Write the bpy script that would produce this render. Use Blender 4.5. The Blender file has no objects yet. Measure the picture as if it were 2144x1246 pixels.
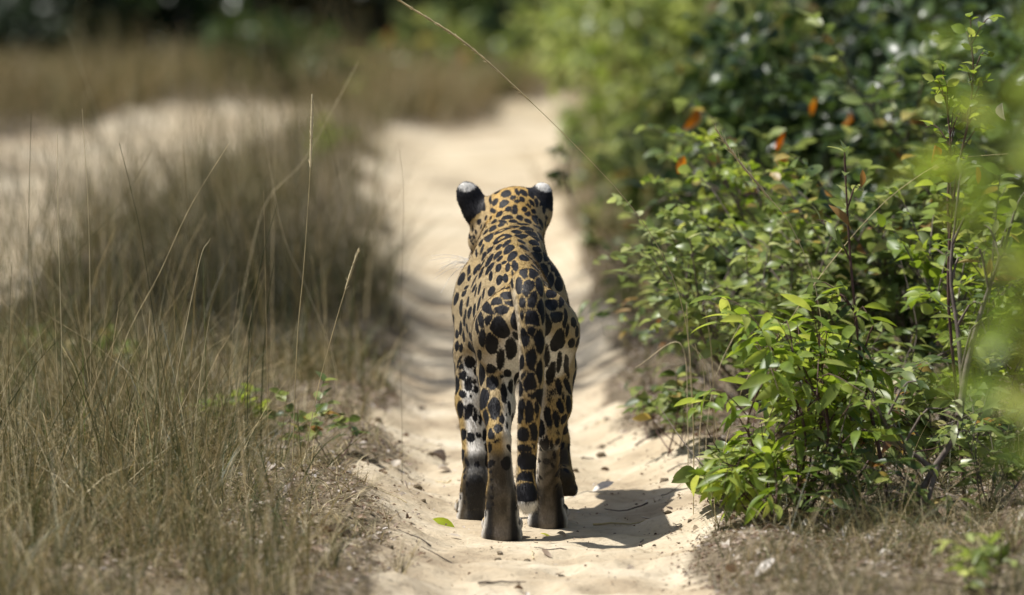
import bpy, math, random
import numpy as np
from mathutils import Vector, Matrix
from mathutils.bvhtree import BVHTree
from mathutils.kdtree import KDTree

# ------------------------------------------------------------------ camera, sky, sun
sc = bpy.context.scene
COL = sc.collection
W_PX, H_PX, F_PX, HORIZON = 2144.0, 1246.0, 18973.0, -860.0
CAM_Y, CAM_Z = -20.0, 2.1
PITCH = math.atan((H_PX / 2 - HORIZON) / F_PX)
cam_d = bpy.data.cameras.new('camera')
cam = bpy.data.objects.new('camera', cam_d)
COL.objects.link(cam)
cam_d.sensor_width = 36.0
cam_d.lens = F_PX / W_PX * 36.0
cam_d.clip_start = 0.5
cam_d.clip_end = 4000.0
cam.location = (0, CAM_Y, CAM_Z)
cam.rotation_euler = (math.pi / 2 - PITCH, 0, 0)
cam_d.dof.use_dof = True
cam_d.dof.focus_distance = 20.25
cam_d.dof.aperture_fstop = 3.0
sc.camera = cam

SUN_AZ = math.radians(-84.0)      # measured from +Y towards +X: the sun stands to the left, slightly ahead
SUN_EL = math.radians(63.0)
world = bpy.data.worlds.new('World')
sc.world = world
world.use_nodes = True
wn = world.node_tree
bg = wn.nodes['Background']
sky = wn.nodes.new('ShaderNodeTexSky')
sky.sky_type = 'NISHITA'
sky.sun_disc = False
sky.sun_elevation = SUN_EL
sky.sun_rotation = SUN_AZ
sky.dust_density = 2.0
wn.links.new(sky.outputs[0], bg.inputs[0])
bg.inputs[1].default_value = 0.068
sun_d = bpy.data.lights.new('sun', 'SUN')
sun_d.energy = 4.6
sun_d.angle = math.radians(0.55)
sun_d.color = (1.0, 0.972, 0.93)
sun = bpy.data.objects.new('sun', sun_d)
COL.objects.link(sun)
SUN_V = Vector((math.sin(SUN_AZ) * math.cos(SUN_EL), math.cos(SUN_AZ) * math.cos(SUN_EL), math.sin(SUN_EL)))
sun.rotation_euler = SUN_V.to_track_quat('Z', 'Y').to_euler()
sun.location = (-6, 2, 12)
sc.view_settings.view_transform = 'Standard'
sc.view_settings.look = 'None'
sc.view_settings.exposure = 0.58
sc.view_settings.gamma = 1.0
sc.render.engine = 'CYCLES'
sc.cycles.use_denoising = True
sc.cycles.max_bounces = 8
sc.cycles.transmission_bounces = 4
sc.cycles.sample_clamp_indirect = 8.0

rng = np.random.default_rng(11)
random.seed(5)

# pixel <-> world
CP, SP_ = math.cos(PITCH), math.sin(PITCH)
def ray(px, py):
    u = (px - W_PX / 2) / F_PX
    v = (H_PX / 2 - py) / F_PX
    return Vector((u, CP + v * SP_, -SP_ + v * CP))
def at(px, py, Y):                     # the point on that pixel's ray at world depth Y
    r = ray(px, py)
    t = (Y - CAM_Y) / r.y
    return Vector((r.x * t, Y, CAM_Z + r.z * t))
def project(P):                        # arrays of world points -> pixels
    P = np.asarray(P, float)
    x, y, z = P[..., 0], P[..., 1] - CAM_Y, P[..., 2] - CAM_Z
    dep = y * CP - z * SP_
    up = y * SP_ + z * CP
    return W_PX / 2 + x / dep * F_PX, H_PX / 2 - up / dep * F_PX

# ------------------------------------------------------------------ helpers
def put(o, label=None, cat=None, group=None, kind=None):
    if label: o['label'] = label
    if cat: o['category'] = cat
    if group: o['group'] = group
    if kind: o['kind'] = kind
    return o
def empty(name, loc):
    o = bpy.data.objects.new(name, None)
    COL.objects.link(o)
    o.location = loc
    o.empty_display_size = 0.05
    return o
def mk_mesh(name, V, F, mat=None, smooth=True, attrs=None):
    V = np.asarray(V, np.float32)
    Fl = F if isinstance(F, list) else [F]
    Fl = [np.asarray(f, np.int32) for f in Fl if len(f)]
    me = bpy.data.meshes.new(name)
    me.vertices.add(len(V)); me.vertices.foreach_set('co', V.ravel())
    lv = np.concatenate([f.ravel() for f in Fl])
    tot = np.concatenate([np.full(len(f), f.shape[1], np.int32) for f in Fl])
    st = np.concatenate([[0], np.cumsum(tot)[:-1]]).astype(np.int32)
    me.loops.add(len(lv)); me.loops.foreach_set('vertex_index', lv)
    me.polygons.add(len(tot)); me.polygons.foreach_set('loop_start', st); me.polygons.foreach_set('loop_total', tot)
    me.polygons.foreach_set('use_smooth', np.full(len(tot), smooth, bool))
    if attrs:
        for k, (typ, a) in attrs.items():
            at_ = me.attributes.new(k, typ, 'POINT')
            a = np.asarray(a, np.float32)
            if typ == 'FLOAT': at_.data.foreach_set('value', a.ravel())
            elif typ == 'FLOAT_COLOR':
                c = np.ones((len(a), 4), np.float32); c[:, :3] = a
                at_.data.foreach_set('color', c.ravel())
    me.update(calc_edges=True)
    if mat: me.materials.append(mat)
    return me
def mk_obj(name, me, parent=None, loc=None):
    o = bpy.data.objects.new(name, me)
    COL.objects.link(o)
    if parent: o.parent = parent
    if loc is not None: o.location = loc
    return o
def norm(a):
    return a / np.maximum(np.linalg.norm(a, axis=-1, keepdims=True), 1e-9)
def sstep(x, a, b):
    t = np.clip((x - a) / (b - a), 0, 1)
    return t * t * (3 - 2 * t)
_perm = np.random.default_rng(3).random((256, 256))
def vnoise(x, y):
    xi, yi = np.floor(x).astype(int), np.floor(y).astype(int)
    fx, fy = x - xi, y - yi
    fx, fy = fx * fx * (3 - 2 * fx), fy * fy * (3 - 2 * fy)
    g = lambda a, b: _perm[a & 255, b & 255]
    return (g(xi, yi) * (1 - fx) + g(xi + 1, yi) * fx) * (1 - fy) + (g(xi, yi + 1) * (1 - fx) + g(xi + 1, yi + 1) * fx) * fy - 0.5
def fbm(x, y, o=3):
    r, a = 0, 1.0
    for i in range(o):
        r = r + a * vnoise(x * 2 ** i + 17 * i, y * 2 ** i + 31 * i); a *= .5
    return r
def tube(pts, radii, n=6):
    pts = np.asarray(pts, float); radii = np.asarray(radii, float)
    k = len(pts)
    tan = norm(np.gradient(pts, axis=0))
    ref = np.array([0.31, 0.9, 0.2]); ref /= np.linalg.norm(ref)
    a = norm(np.cross(tan, ref)); b = np.cross(tan, a)
    ang = np.linspace(0, 2 * math.pi, n, endpoint=False)
    V = pts[:, None] + radii[:, None, None] * (np.cos(ang)[None, :, None] * a[:, None] + np.sin(ang)[None, :, None] * b[:, None])
    V = V.reshape(-1, 3)
    i = np.arange(k - 1)[:, None] * n; j = np.arange(n)[None]; j2 = (j + 1) % n
    F = np.stack([i + j, i + j2, i + n + j2, i + n + j], -1).reshape(-1, 4)
    return V, F
def spline(pts, n):
    pts = np.asarray(pts, float)
    if len(pts) == 2:
        t = np.linspace(0, 1, n)[:, None]
        return pts[0] * (1 - t) + pts[1] * t
    P = np.vstack([2 * pts[0] - pts[1], pts, 2 * pts[-1] - pts[-2]])
    m = len(pts) - 1
    out = []
    for s in np.linspace(0, m - 1e-6, n):
        i = int(s); t = s - i
        p0, p1, p2, p3 = P[i], P[i + 1], P[i + 2], P[i + 3]
        out.append(.5 * (2 * p1 + (p2 - p0) * t + (2 * p0 - 5 * p1 + 4 * p2 - p3) * t * t + (3 * p1 - p0 - 3 * p2 + p3) * t ** 3))
    return np.array(out)
class Bag:                              # collects pieces for one mesh
    def __init__(s): s.V = []; s.T = []; s.Q = []; s.n = 0; s.r = []
    def add(s, V, F, r=0.0):
        V = np.asarray(V); F = np.asarray(F) + s.n
        s.V.append(V); (s.Q if F.shape[1] == 4 else s.T).append(F)
        s.r.append(np.broadcast_to(np.asarray(r, float), (len(V),))); s.n += len(V)
    def mesh(s, name, mat, smooth=True):
        F = ([np.concatenate(s.T)] if s.T else []) + ([np.concatenate(s.Q)] if s.Q else [])
        return mk_mesh(name, np.concatenate(s.V), F, mat, smooth, {'rnd': ('FLOAT', np.concatenate(s.r))})

# ------------------------------------------------------------------ materials
def new_mat(name):
    m = bpy.data.materials.new(name); m.use_nodes = True
    nt = m.node_tree
    return m, nt, nt.nodes['Principled BSDF'], nt.nodes['Material Output']
def N(nt, typ, **kw):
    n = nt.nodes.new(typ)
    for k, v in kw.items(): setattr(n, k, v)
    return n
def ramp(nt, stops, interp='LINEAR'):
    r = N(nt, 'ShaderNodeValToRGB'); cr = r.color_ramp; cr.interpolation = interp
    while len(cr.elements) < len(stops): cr.elements.new(0.5)
    for e, (p, c) in zip(cr.elements, stops):
        e.position = p; e.color = (*c, 1)
    return r
def rnd_value(nt):                      # per-piece random number, for single objects and for joined pieces
    oi = N(nt, 'ShaderNodeObjectInfo'); a = N(nt, 'ShaderNodeAttribute', attribute_name='rnd')
    ad = N(nt, 'ShaderNodeMath', operation='ADD'); fr = N(nt, 'ShaderNodeMath', operation='FRACT')
    nt.links.new(oi.outputs['Random'], ad.inputs[0]); nt.links.new(a.outputs['Fac'], ad.inputs[1])
    nt.links.new(ad.outputs[0], fr.inputs[0])
    return fr.outputs[0]
def leaf_mat(name, stops, rough=0.42, trans=0.35, spec=0.36, noise=25.0):
    m, nt, p, out = new_mat(name)
    r = ramp(nt, stops)
    nt.links.new(rnd_value(nt), r.inputs[0])
    nz = N(nt, 'ShaderNodeTexNoise'); nz.inputs['Scale'].default_value = noise; nz.inputs['Detail'].default_value = 3
    g = N(nt, 'ShaderNodeNewGeometry'); nt.links.new(g.outputs['Position'], nz.inputs['Vector'])
    mr = N(nt, 'ShaderNodeMapRange'); mr.inputs[1].default_value = .3; mr.inputs[2].default_value = .7; mr.inputs[3].default_value = .7; mr.inputs[4].default_value = 1.3
    nt.links.new(nz.outputs['Fac'], mr.inputs[0])
    mx = N(nt, 'ShaderNodeMix', data_type='RGBA', blend_type='MULTIPLY'); mx.inputs[0].default_value = 1
    nt.links.new(r.outputs[0], mx.inputs[6]); nt.links.new(mr.outputs[0], mx.inputs[7])
    nt.links.new(mx.outputs[2], p.inputs['Base Color'])
    p.inputs['Roughness'].default_value = rough
    p.inputs['Specular IOR Level'].default_value = spec
    if trans > 0:
        tr = N(nt, 'ShaderNodeBsdfTranslucent'); ms = N(nt, 'ShaderNodeMixShader'); ms.inputs[0].default_value = trans
        hs = N(nt, 'ShaderNodeHueSaturation'); hs.inputs['Hue'].default_value = .485; hs.inputs['Saturation'].default_value = 1.1; hs.inputs['Value'].default_value = 1.7
        nt.links.new(mx.outputs[2], hs.inputs['Color']); nt.links.new(hs.outputs[0], tr.inputs[0])
        nt.links.new(p.outputs[0], ms.inputs[1]); nt.links.new(tr.outputs[0], ms.inputs[2]); nt.links.new(ms.outputs[0], out.inputs[0])
    return m
M = {}
M['lime'] = leaf_mat('lime_leaf', [(0, (.11, .175, .025)), (.5, (.185, .255, .042)), (.85, (.26, .325, .065)), (1, (.36, .40, .10))], .40, .45)
M['mid'] = leaf_mat('green_leaf', [(0, (.045, .075, .02)), (.35, (.095, .135, .04)), (.7, (.18, .225, .07)), (.92, (.28, .32, .11)), (.95, (.33, .27, .08)), (1, (.22, .11, .04))], .42, .4)
M['pale'] = leaf_mat('pale_leaf', [(0, (.12, .165, .045)), (.45, (.19, .245, .07)), (.85, (.28, .33, .12)), (1, (.38, .40, .21))], .38, .38, .45)
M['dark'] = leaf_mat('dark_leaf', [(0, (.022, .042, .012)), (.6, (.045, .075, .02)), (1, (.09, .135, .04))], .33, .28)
M['forest'] = leaf_mat('shaded_forest_leaf', [(0, (.010, .02, .007)), (.7, (.02, .036, .012)), (1, (.04, .06, .025))], .5, .15)  # nearly black: the deep shade of the undergrowth is put into the leaf colour
M['sunlit'] = leaf_mat('sunlit_green_leaf', [(0, (.09, .135, .025)), (.5, (.19, .245, .06)), (1, (.36, .40, .15))], .4, .45)  # lit copy of the greens, brightened in colour to stand for full sun
M['orange'] = leaf_mat('orange_dead_leaf', [(0, (.34, .12, .025)), (1, (.42, .19, .04))], .6, .35)
M['grass'] = leaf_mat('dry_grass_blade', [(0, (.028, .042, .012)), (.25, (.06, .066, .022)), (.5, (.125, .105, .042)), (.76, (.20, .16, .068)), (.86, (.36, .30, .165)), (.95, (.56, .48, .29)), (1, (.07, .12, .025))], .5, .3, .3)
M['straw'] = leaf_mat('straw_stalk', [(0, (.46, .37, .19)), (1, (.66, .57, .36))], .5, .1, .3)
M['fargrass'] = leaf_mat('far_dry_grass', [(0, (.11, .092, .04)), (.4, (.20, .162, .078)), (.8, (.33, .27, .145)), (1, (.11, .12, .045))], .6, .3, .2)
M['litter'] = leaf_mat('dead_leaf', [(0, (.06, .038, .022)), (.35, (.13, .08, .045)), (.6, (.22, .14, .085)), (.8, (.34, .27, .2)), (1, (.52, .47, .42))], .55, .12, .4)
M['litter_pale'] = leaf_mat('bleached_leaf', [(0, (.4, .34, .26)), (1, (.62, .57, .5))], .45, .15, .5)
M['yellowleaf'] = leaf_mat('yellow_green_leaf', [(0, (.25, .34, .03)), (1, (.45, .42, .06))], .35, .4)
def bark_mat(name, c0, c1):
    m, nt, p, out = new_mat(name)
    nz = N(nt, 'ShaderNodeTexNoise'); nz.inputs['Scale'].default_value = 60; nz.inputs['Detail'].default_value = 5
    g = N(nt, 'ShaderNodeNewGeometry'); nt.links.new(g.outputs['Position'], nz.inputs['Vector'])
    r = ramp(nt, [(.3, c0), (.7, c1)]); nt.links.new(nz.outputs['Fac'], r.inputs[0]); nt.links.new(r.outputs[0], p.inputs['Base Color'])
    p.inputs['Roughness'].default_value = .75
    b = N(nt, 'ShaderNodeBump'); b.inputs['Strength'].default_value = .5; b.inputs['Distance'].default_value = .003
    nt.links.new(nz.outputs['Fac'], b.inputs['Height']); nt.links.new(b.outputs[0], p.inputs['Normal'])
    return m
M['bark'] = bark_mat('grey_brown_bark', (.07, .05, .04), (.19, .15, .12))
M['redbark'] = bark_mat('red_brown_bark', (.05, .022, .018), (.12, .06, .045))
M['twig'] = bark_mat('dead_twig', (.03, .022, .016), (.12, .085, .06))

def ground_mat():
    m, nt, p, out = new_mat('sand_and_leaf_mould')
    g = N(nt, 'ShaderNodeNewGeometry')
    at_ = N(nt, 'ShaderNodeAttribute', attribute_name='sand')
    def noise(scale, detail, rough=.55):
        n = N(nt, 'ShaderNodeTexNoise'); n.inputs['Scale'].default_value = scale; n.inputs['Detail'].default_value = detail; n.inputs['Roughness'].default_value = rough
        nt.links.new(g.outputs['Position'], n.inputs['Vector']); return n
    n1, n2, n3 = noise(3.0, 5), noise(38, 6, .65), noise(300, 3, .7)
    sand = ramp(nt, [(.28, (.26, .20, .13)), (.42, (.42, .34, .23)), (.55, (.51, .43, .305)), (.75, (.60, .53, .405))])
    nt.links.new(n1.outputs['Fac'], sand.inputs[0])
    grain = ramp(nt, [(.28, (.55, .5, .45)), (.45, (.95, .95, .95)), (.7, (1.1, 1.08, 1.05))]); nt.links.new(n2.outputs['Fac'], grain.inputs[0])
    mul = N(nt, 'ShaderNodeMix', data_type='RGBA', blend_type='MULTIPLY'); mul.inputs[0].default_value = .55
    nt.links.new(sand.outputs[0], mul.inputs[6]); nt.links.new(grain.outputs[0], mul.inputs[7])
    soil = ramp(nt, [(.3, (.045, .036, .024)), (.45, (.105, .082, .052)), (.58, (.20, .158, .105)), (.72, (.38, .33, .26))])
    nt.links.new(n2.outputs['Fac'], soil.inputs[0])
    ad = N(nt, 'ShaderNodeMath', operation='MULTIPLY_ADD'); ad.inputs[1].default_value = .9; nt.links.new(n2.outputs['Fac'], ad.inputs[0])
    nt.links.new(at_.outputs['Fac'], ad.inputs[2])
    mr = N(nt, 'ShaderNodeMapRange'); mr.inputs[1].default_value = .72; mr.inputs[2].default_value = 1.12; nt.links.new(ad.outputs[0], mr.inputs[0])
    mx = N(nt, 'ShaderNodeMix', data_type='RGBA'); nt.links.new(mr.outputs[0], mx.inputs[0])
    nt.links.new(soil.outputs[0], mx.inputs[6]); nt.links.new(mul.outputs[2], mx.inputs[7])
    nt.links.new(mx.outputs[2], p.inputs['Base Color'])
    p.inputs['Roughness'].default_value = .95; p.inputs['Specular IOR Level'].default_value = .15
    b = N(nt, 'ShaderNodeBump'); b.inputs['Strength'].default_value = .9; b.inputs['Distance'].default_value = .011
    b2 = N(nt, 'ShaderNodeBump'); b2.inputs['Strength'].default_value = .5; b2.inputs['Distance'].default_value = .0015
    nt.links.new(n2.outputs['Fac'], b.inputs['Height']); nt.links.new(n3.outputs['Fac'], b2.inputs['Height'])
    nt.links.new(b.outputs[0], b2.inputs['Normal']); nt.links.new(b2.outputs[0], p.inputs['Normal'])
    return m
M['ground'] = ground_mat()

# ------------------------------------------------------------------ ground with two sandy wheel ruts
_yk = [-400, -3, 0, 3, 7, 11, 13, 14.5, 16, 17.5, 19, 22, 40, 400]
def rut_c(Y): return np.interp(Y, _yk, [.14, .14, .085, -.03, -.055, -.16, -.16, -.05, .36, 1.1, 2.2, 5, 24, 400])
def rut_w(Y): return np.interp(Y, _yk, [.35, .35, .35, .29, .27, .34, .34, .34, .36, .4, .4, .4, .4, .4])
def rut2_c(Y): return np.interp(Y, [-400, 0, 5, 8, 13.5, 16, 17.6, 19, 21, 24, 40, 400], [-1.95, -1.95, -1.9, -1.8, -1.46, -1.0, -.5, .3, 1.9, 5, 22, 398])
def rut2_w(Y): return np.full_like(np.asarray(Y, float), .44)
def sand_amt(x, Y):
    wob = .16 * fbm(x * 2.1, Y * 1.3, 4)
    a = np.abs(x - rut_c(Y) + wob) / rut_w(Y); b = np.abs(x - rut2_c(Y) + wob) / rut2_w(Y)
    return np.maximum(1 - sstep(a, .82, 1.2), (1 - sstep(b, .8, 1.2)) * (1 - .85 * sstep(Y, 16.2, 17.2) * sstep(30 - Y, 0, 1)))
PRINTS = [(.02 + .075 * (1 if k % 2 else -1) + .03 * math.sin(k * 2.3), -.24 - .17 * k) for k in range(8)] + [(.22, -.35), (.27, -.75), (.20, -1.1), (-.12, .95), (.07, 1.2), (-.14, 1.6), (.04, 1.95), (.2, 1.5)]
def height(x, Y):
    x = np.asarray(x, float); Y = np.asarray(Y, float)
    a = np.abs(x - rut_c(Y)) / rut_w(Y); b = np.abs(x - rut2_c(Y)) / rut2_w(Y)
    h = .075 * np.minimum(sstep(a, .55, 1.35), sstep(b, .5, 1.3))
    h = h + .035 * sstep(x - rut_c(Y), .5, 1.4)
    calm = .35 + .65 * sstep(np.hypot((x - .02) / .22, (Y - .25) / .42), .7, 1.3)
    h = h + calm * (.03 * fbm(x * 2.3, Y * 1.7, 3) + .026 * fbm(x * 9, Y * 7, 3) * (1 - .75 * sstep(Y, 1.5, 4.5))) * np.exp(-np.hypot(x, Y) / 60)
    for qx, qy in PRINTS:
        q = ((x - qx) / .032) ** 2 + ((Y - qy) / .045) ** 2
        h = h - .013 * np.exp(-q) + .006 * np.exp(-(np.sqrt(q) - 1.7) ** 2 * 4)
    return h
def axis(fine0, fine1, step, lo, hi, grow):
    a = [fine0]
    while a[-1] < fine1: a.append(a[-1] + step)
    s = step
    while a[-1] < hi: s *= grow; a.append(a[-1] + s)
    left = []; s = step; v = fine0
    while v > lo: s *= grow; v -= s; left.append(v)
    return np.array(left[::-1] + a)
gx = axis(-1.25, 1.3, .016, -900, 900, 1.11)
gy = axis(-1.6, 3.2, .016, -600, 2500, 1.035)
GX, GY = np.meshgrid(gx, gy, indexing='ij')
GV = np.stack([GX, GY, height(GX, GY)], -1).reshape(-1, 3)
nx, ny = len(gx), len(gy)
idx = np.arange(nx * ny).reshape(nx, ny)
GF = np.stack([idx[:-1, :-1], idx[1:, :-1], idx[1:, 1:], idx[:-1, 1:]], -1).reshape(-1, 4)
fc = GV[GF].mean(1)
in1 = np.abs(fc[:, 0] - rut_c(fc[:, 1])) < rut_w(fc[:, 1]) * 1.02
in2 = (np.abs(fc[:, 0] - rut2_c(fc[:, 1])) < rut2_w(fc[:, 1])) & ~in1
def ground_piece(name, mask, label=None):
    f = GF[mask]; u, inv = np.unique(f, return_inverse=True)
    v = GV[u]
    me = mk_mesh(name, v, inv.reshape(-1, 4), M['ground'], True, {'sand': ('FLOAT', sand_amt(v[:, 0], v[:, 1]))})
    return put(mk_obj(name, me), label, kind='structure')
ground_piece('ground', ~(in1 | in2), 'leaf-strewn earth on both sides of the ruts')
ground_piece('path', in1, 'pale sandy wheel rut the leopard walks along')
ground_piece('path', in2, 'second sandy wheel rut beyond the grass strip')
def on_ground(x, Y): return np.array([x, Y, float(height(np.array(x), np.array(Y)))])

# ------------------------------------------------------------------ leopard
class Field:
    def __init__(s, lo, hi, h):
        s.lo = np.array(lo, float); s.h = h
        s.n = np.ceil((np.array(hi) - s.lo) / h).astype(int) + 1
        s.ax = [s.lo[i] + h * np.arange(s.n[i]) for i in range(3)]
        s.f = np.full(s.n, .25, np.float32)
    def box(s, lo, hi):
        a = np.clip(np.floor((np.array(lo) - s.lo) / s.h).astype(int), 0, s.n - 1)
        b = np.clip(np.ceil((np.array(hi) - s.lo) / s.h).astype(int) + 1, 1, s.n)
        sl = tuple(slice(i, j) for i, j in zip(a, b))
        return sl, np.meshgrid(*[s.ax[i][sl[i]] for i in range(3)], indexing='ij', sparse=True)
    def smin(s, sl, d, k):
        a = s.f[sl]; d = d.astype(np.float32)
        hh = np.clip(.5 + .5 * (d - a) / k, 0, 1)
        s.f[sl] = d * (1 - hh) + a * hh - k * hh * (1 - hh)
    def cone(s, a, b, ra, rb, k=.02, sc_=(1, 1, 1)):
        a, b = np.array(a, float), np.array(b, float); S = np.array(sc_, float)
        m = max(ra, rb) * max(S) + k + .03
        sl, (X, Y, Z) = s.box(np.minimum(a, b) - m, np.maximum(a, b) + m)
        ab = (b - a) / S; L2 = max((ab ** 2).sum(), 1e-9)
        x, y, z = (X - a[0]) / S[0], (Y - a[1]) / S[1], (Z - a[2]) / S[2]
        t = np.clip((x * ab[0] + y * ab[1] + z * ab[2]) / L2, 0, 1)
        d = np.sqrt((x - t * ab[0]) ** 2 + (y - t * ab[1]) ** 2 + (z - t * ab[2]) ** 2) - (ra + (rb - ra) * t)
        s.smin(sl, d * min(S), k)
    def ell(s, c, r, R=None, k=.02, cut=False):
        c, r = np.array(c, float), np.array(r, float)
        R = np.eye(3) if R is None else np.array(R, float)      # rows = local axes
        m = max(r) + k + .03
        sl, (X, Y, Z) = s.box(c - m, c + m)
        x, y, z = X - c[0], Y - c[1], Z - c[2]
        q = [(R[i, 0] * x + R[i, 1] * y + R[i, 2] * z) / r[i] for i in range(3)]
        k0 = np.sqrt(q[0] ** 2 + q[1] ** 2 + q[2] ** 2)
        k1 = np.sqrt((q[0] / r[0]) ** 2 + (q[1] / r[1]) ** 2 + (q[2] / r[2]) ** 2) + 1e-6
        d = k0 * (k0 - 1) / k1
        if cut:
            a = s.f[sl]; b = (-d).astype(np.float32)
            hh = np.clip(.5 - .5 * (b - a) / k, 0, 1)
            s.f[sl] = b * (1 - hh) + a * hh + k * hh * (1 - hh)
        else:
            s.smin(sl, d, k)
    def merge(s, o, k):
        hh = np.clip(.5 + .5 * (o.f - s.f) / k, 0, 1)
        s.f = (o.f * (1 - hh) + s.f * hh - k * hh * (1 - hh)).astype(np.float32)
    def surface(s):                     # naive surface nets
        f = s.f; ins = f < 0
        nx, ny, nz = f.shape
        cnt = np.zeros((nx - 1, ny - 1, nz - 1), np.float32); acc = np.zeros((nx - 1, ny - 1, nz - 1, 3), np.float32)
        for ax in range(3):
            a = [slice(None)] * 3; b = [slice(None)] * 3; a[ax] = slice(0, -1); b[ax] = slice(1, None)
            fa, fb = f[tuple(a)], f[tuple(b)]
            cr = (fa < 0) != (fb < 0)
            I = np.argwhere(cr)
            t = fa[cr] / (fa[cr] - fb[cr])
            p = I.astype(np.float32); p[:, ax] += t
            o1, o2 = [i for i in range(3) if i != ax]
            for d1 in (0, -1):
                for d2 in (0, -1):
                    J = I.copy(); J[:, o1] += d1; J[:, o2] += d2
                    ok = (J >= 0).all(1) & (J < np.array(cnt.shape)).all(1)
                    np.add.at(cnt, tuple(J[ok].T), 1); np.add.at(acc, tuple(J[ok].T), p[ok])
        act = cnt > 0
        vid = np.full(act.shape, -1, np.int64); vid[act] = np.arange(act.sum())
        V = s.lo + s.h * (acc[act] / cnt[act][:, None])
        F = []
        for ax in range(3):
            a = [slice(None)] * 3; b = [slice(None)] * 3; a[ax] = slice(0, -1); b[ax] = slice(1, None)
            ia, ib = ins[tuple(a)], ins[tuple(b)]
            I = np.argwhere(ia != ib); flip = ia[ia != ib]
            o1, o2 = (ax + 1) % 3, (ax + 2) % 3
            q = []
            for d1, d2 in ((-1, -1), (0, -1), (0, 0), (-1, 0)):
                J = I.copy(); J[:, o1] += d1; J[:, o2] += d2; J = np.clip(J, 0, np.array(act.shape) - 1)
                q.append(vid[tuple(J.T)])
            q = np.stack(q, 1); q[~flip] = q[~flip][:, ::-1]
            F.append(q[(q >= 0).all(1)])
        return V, np.concatenate(F)

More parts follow.
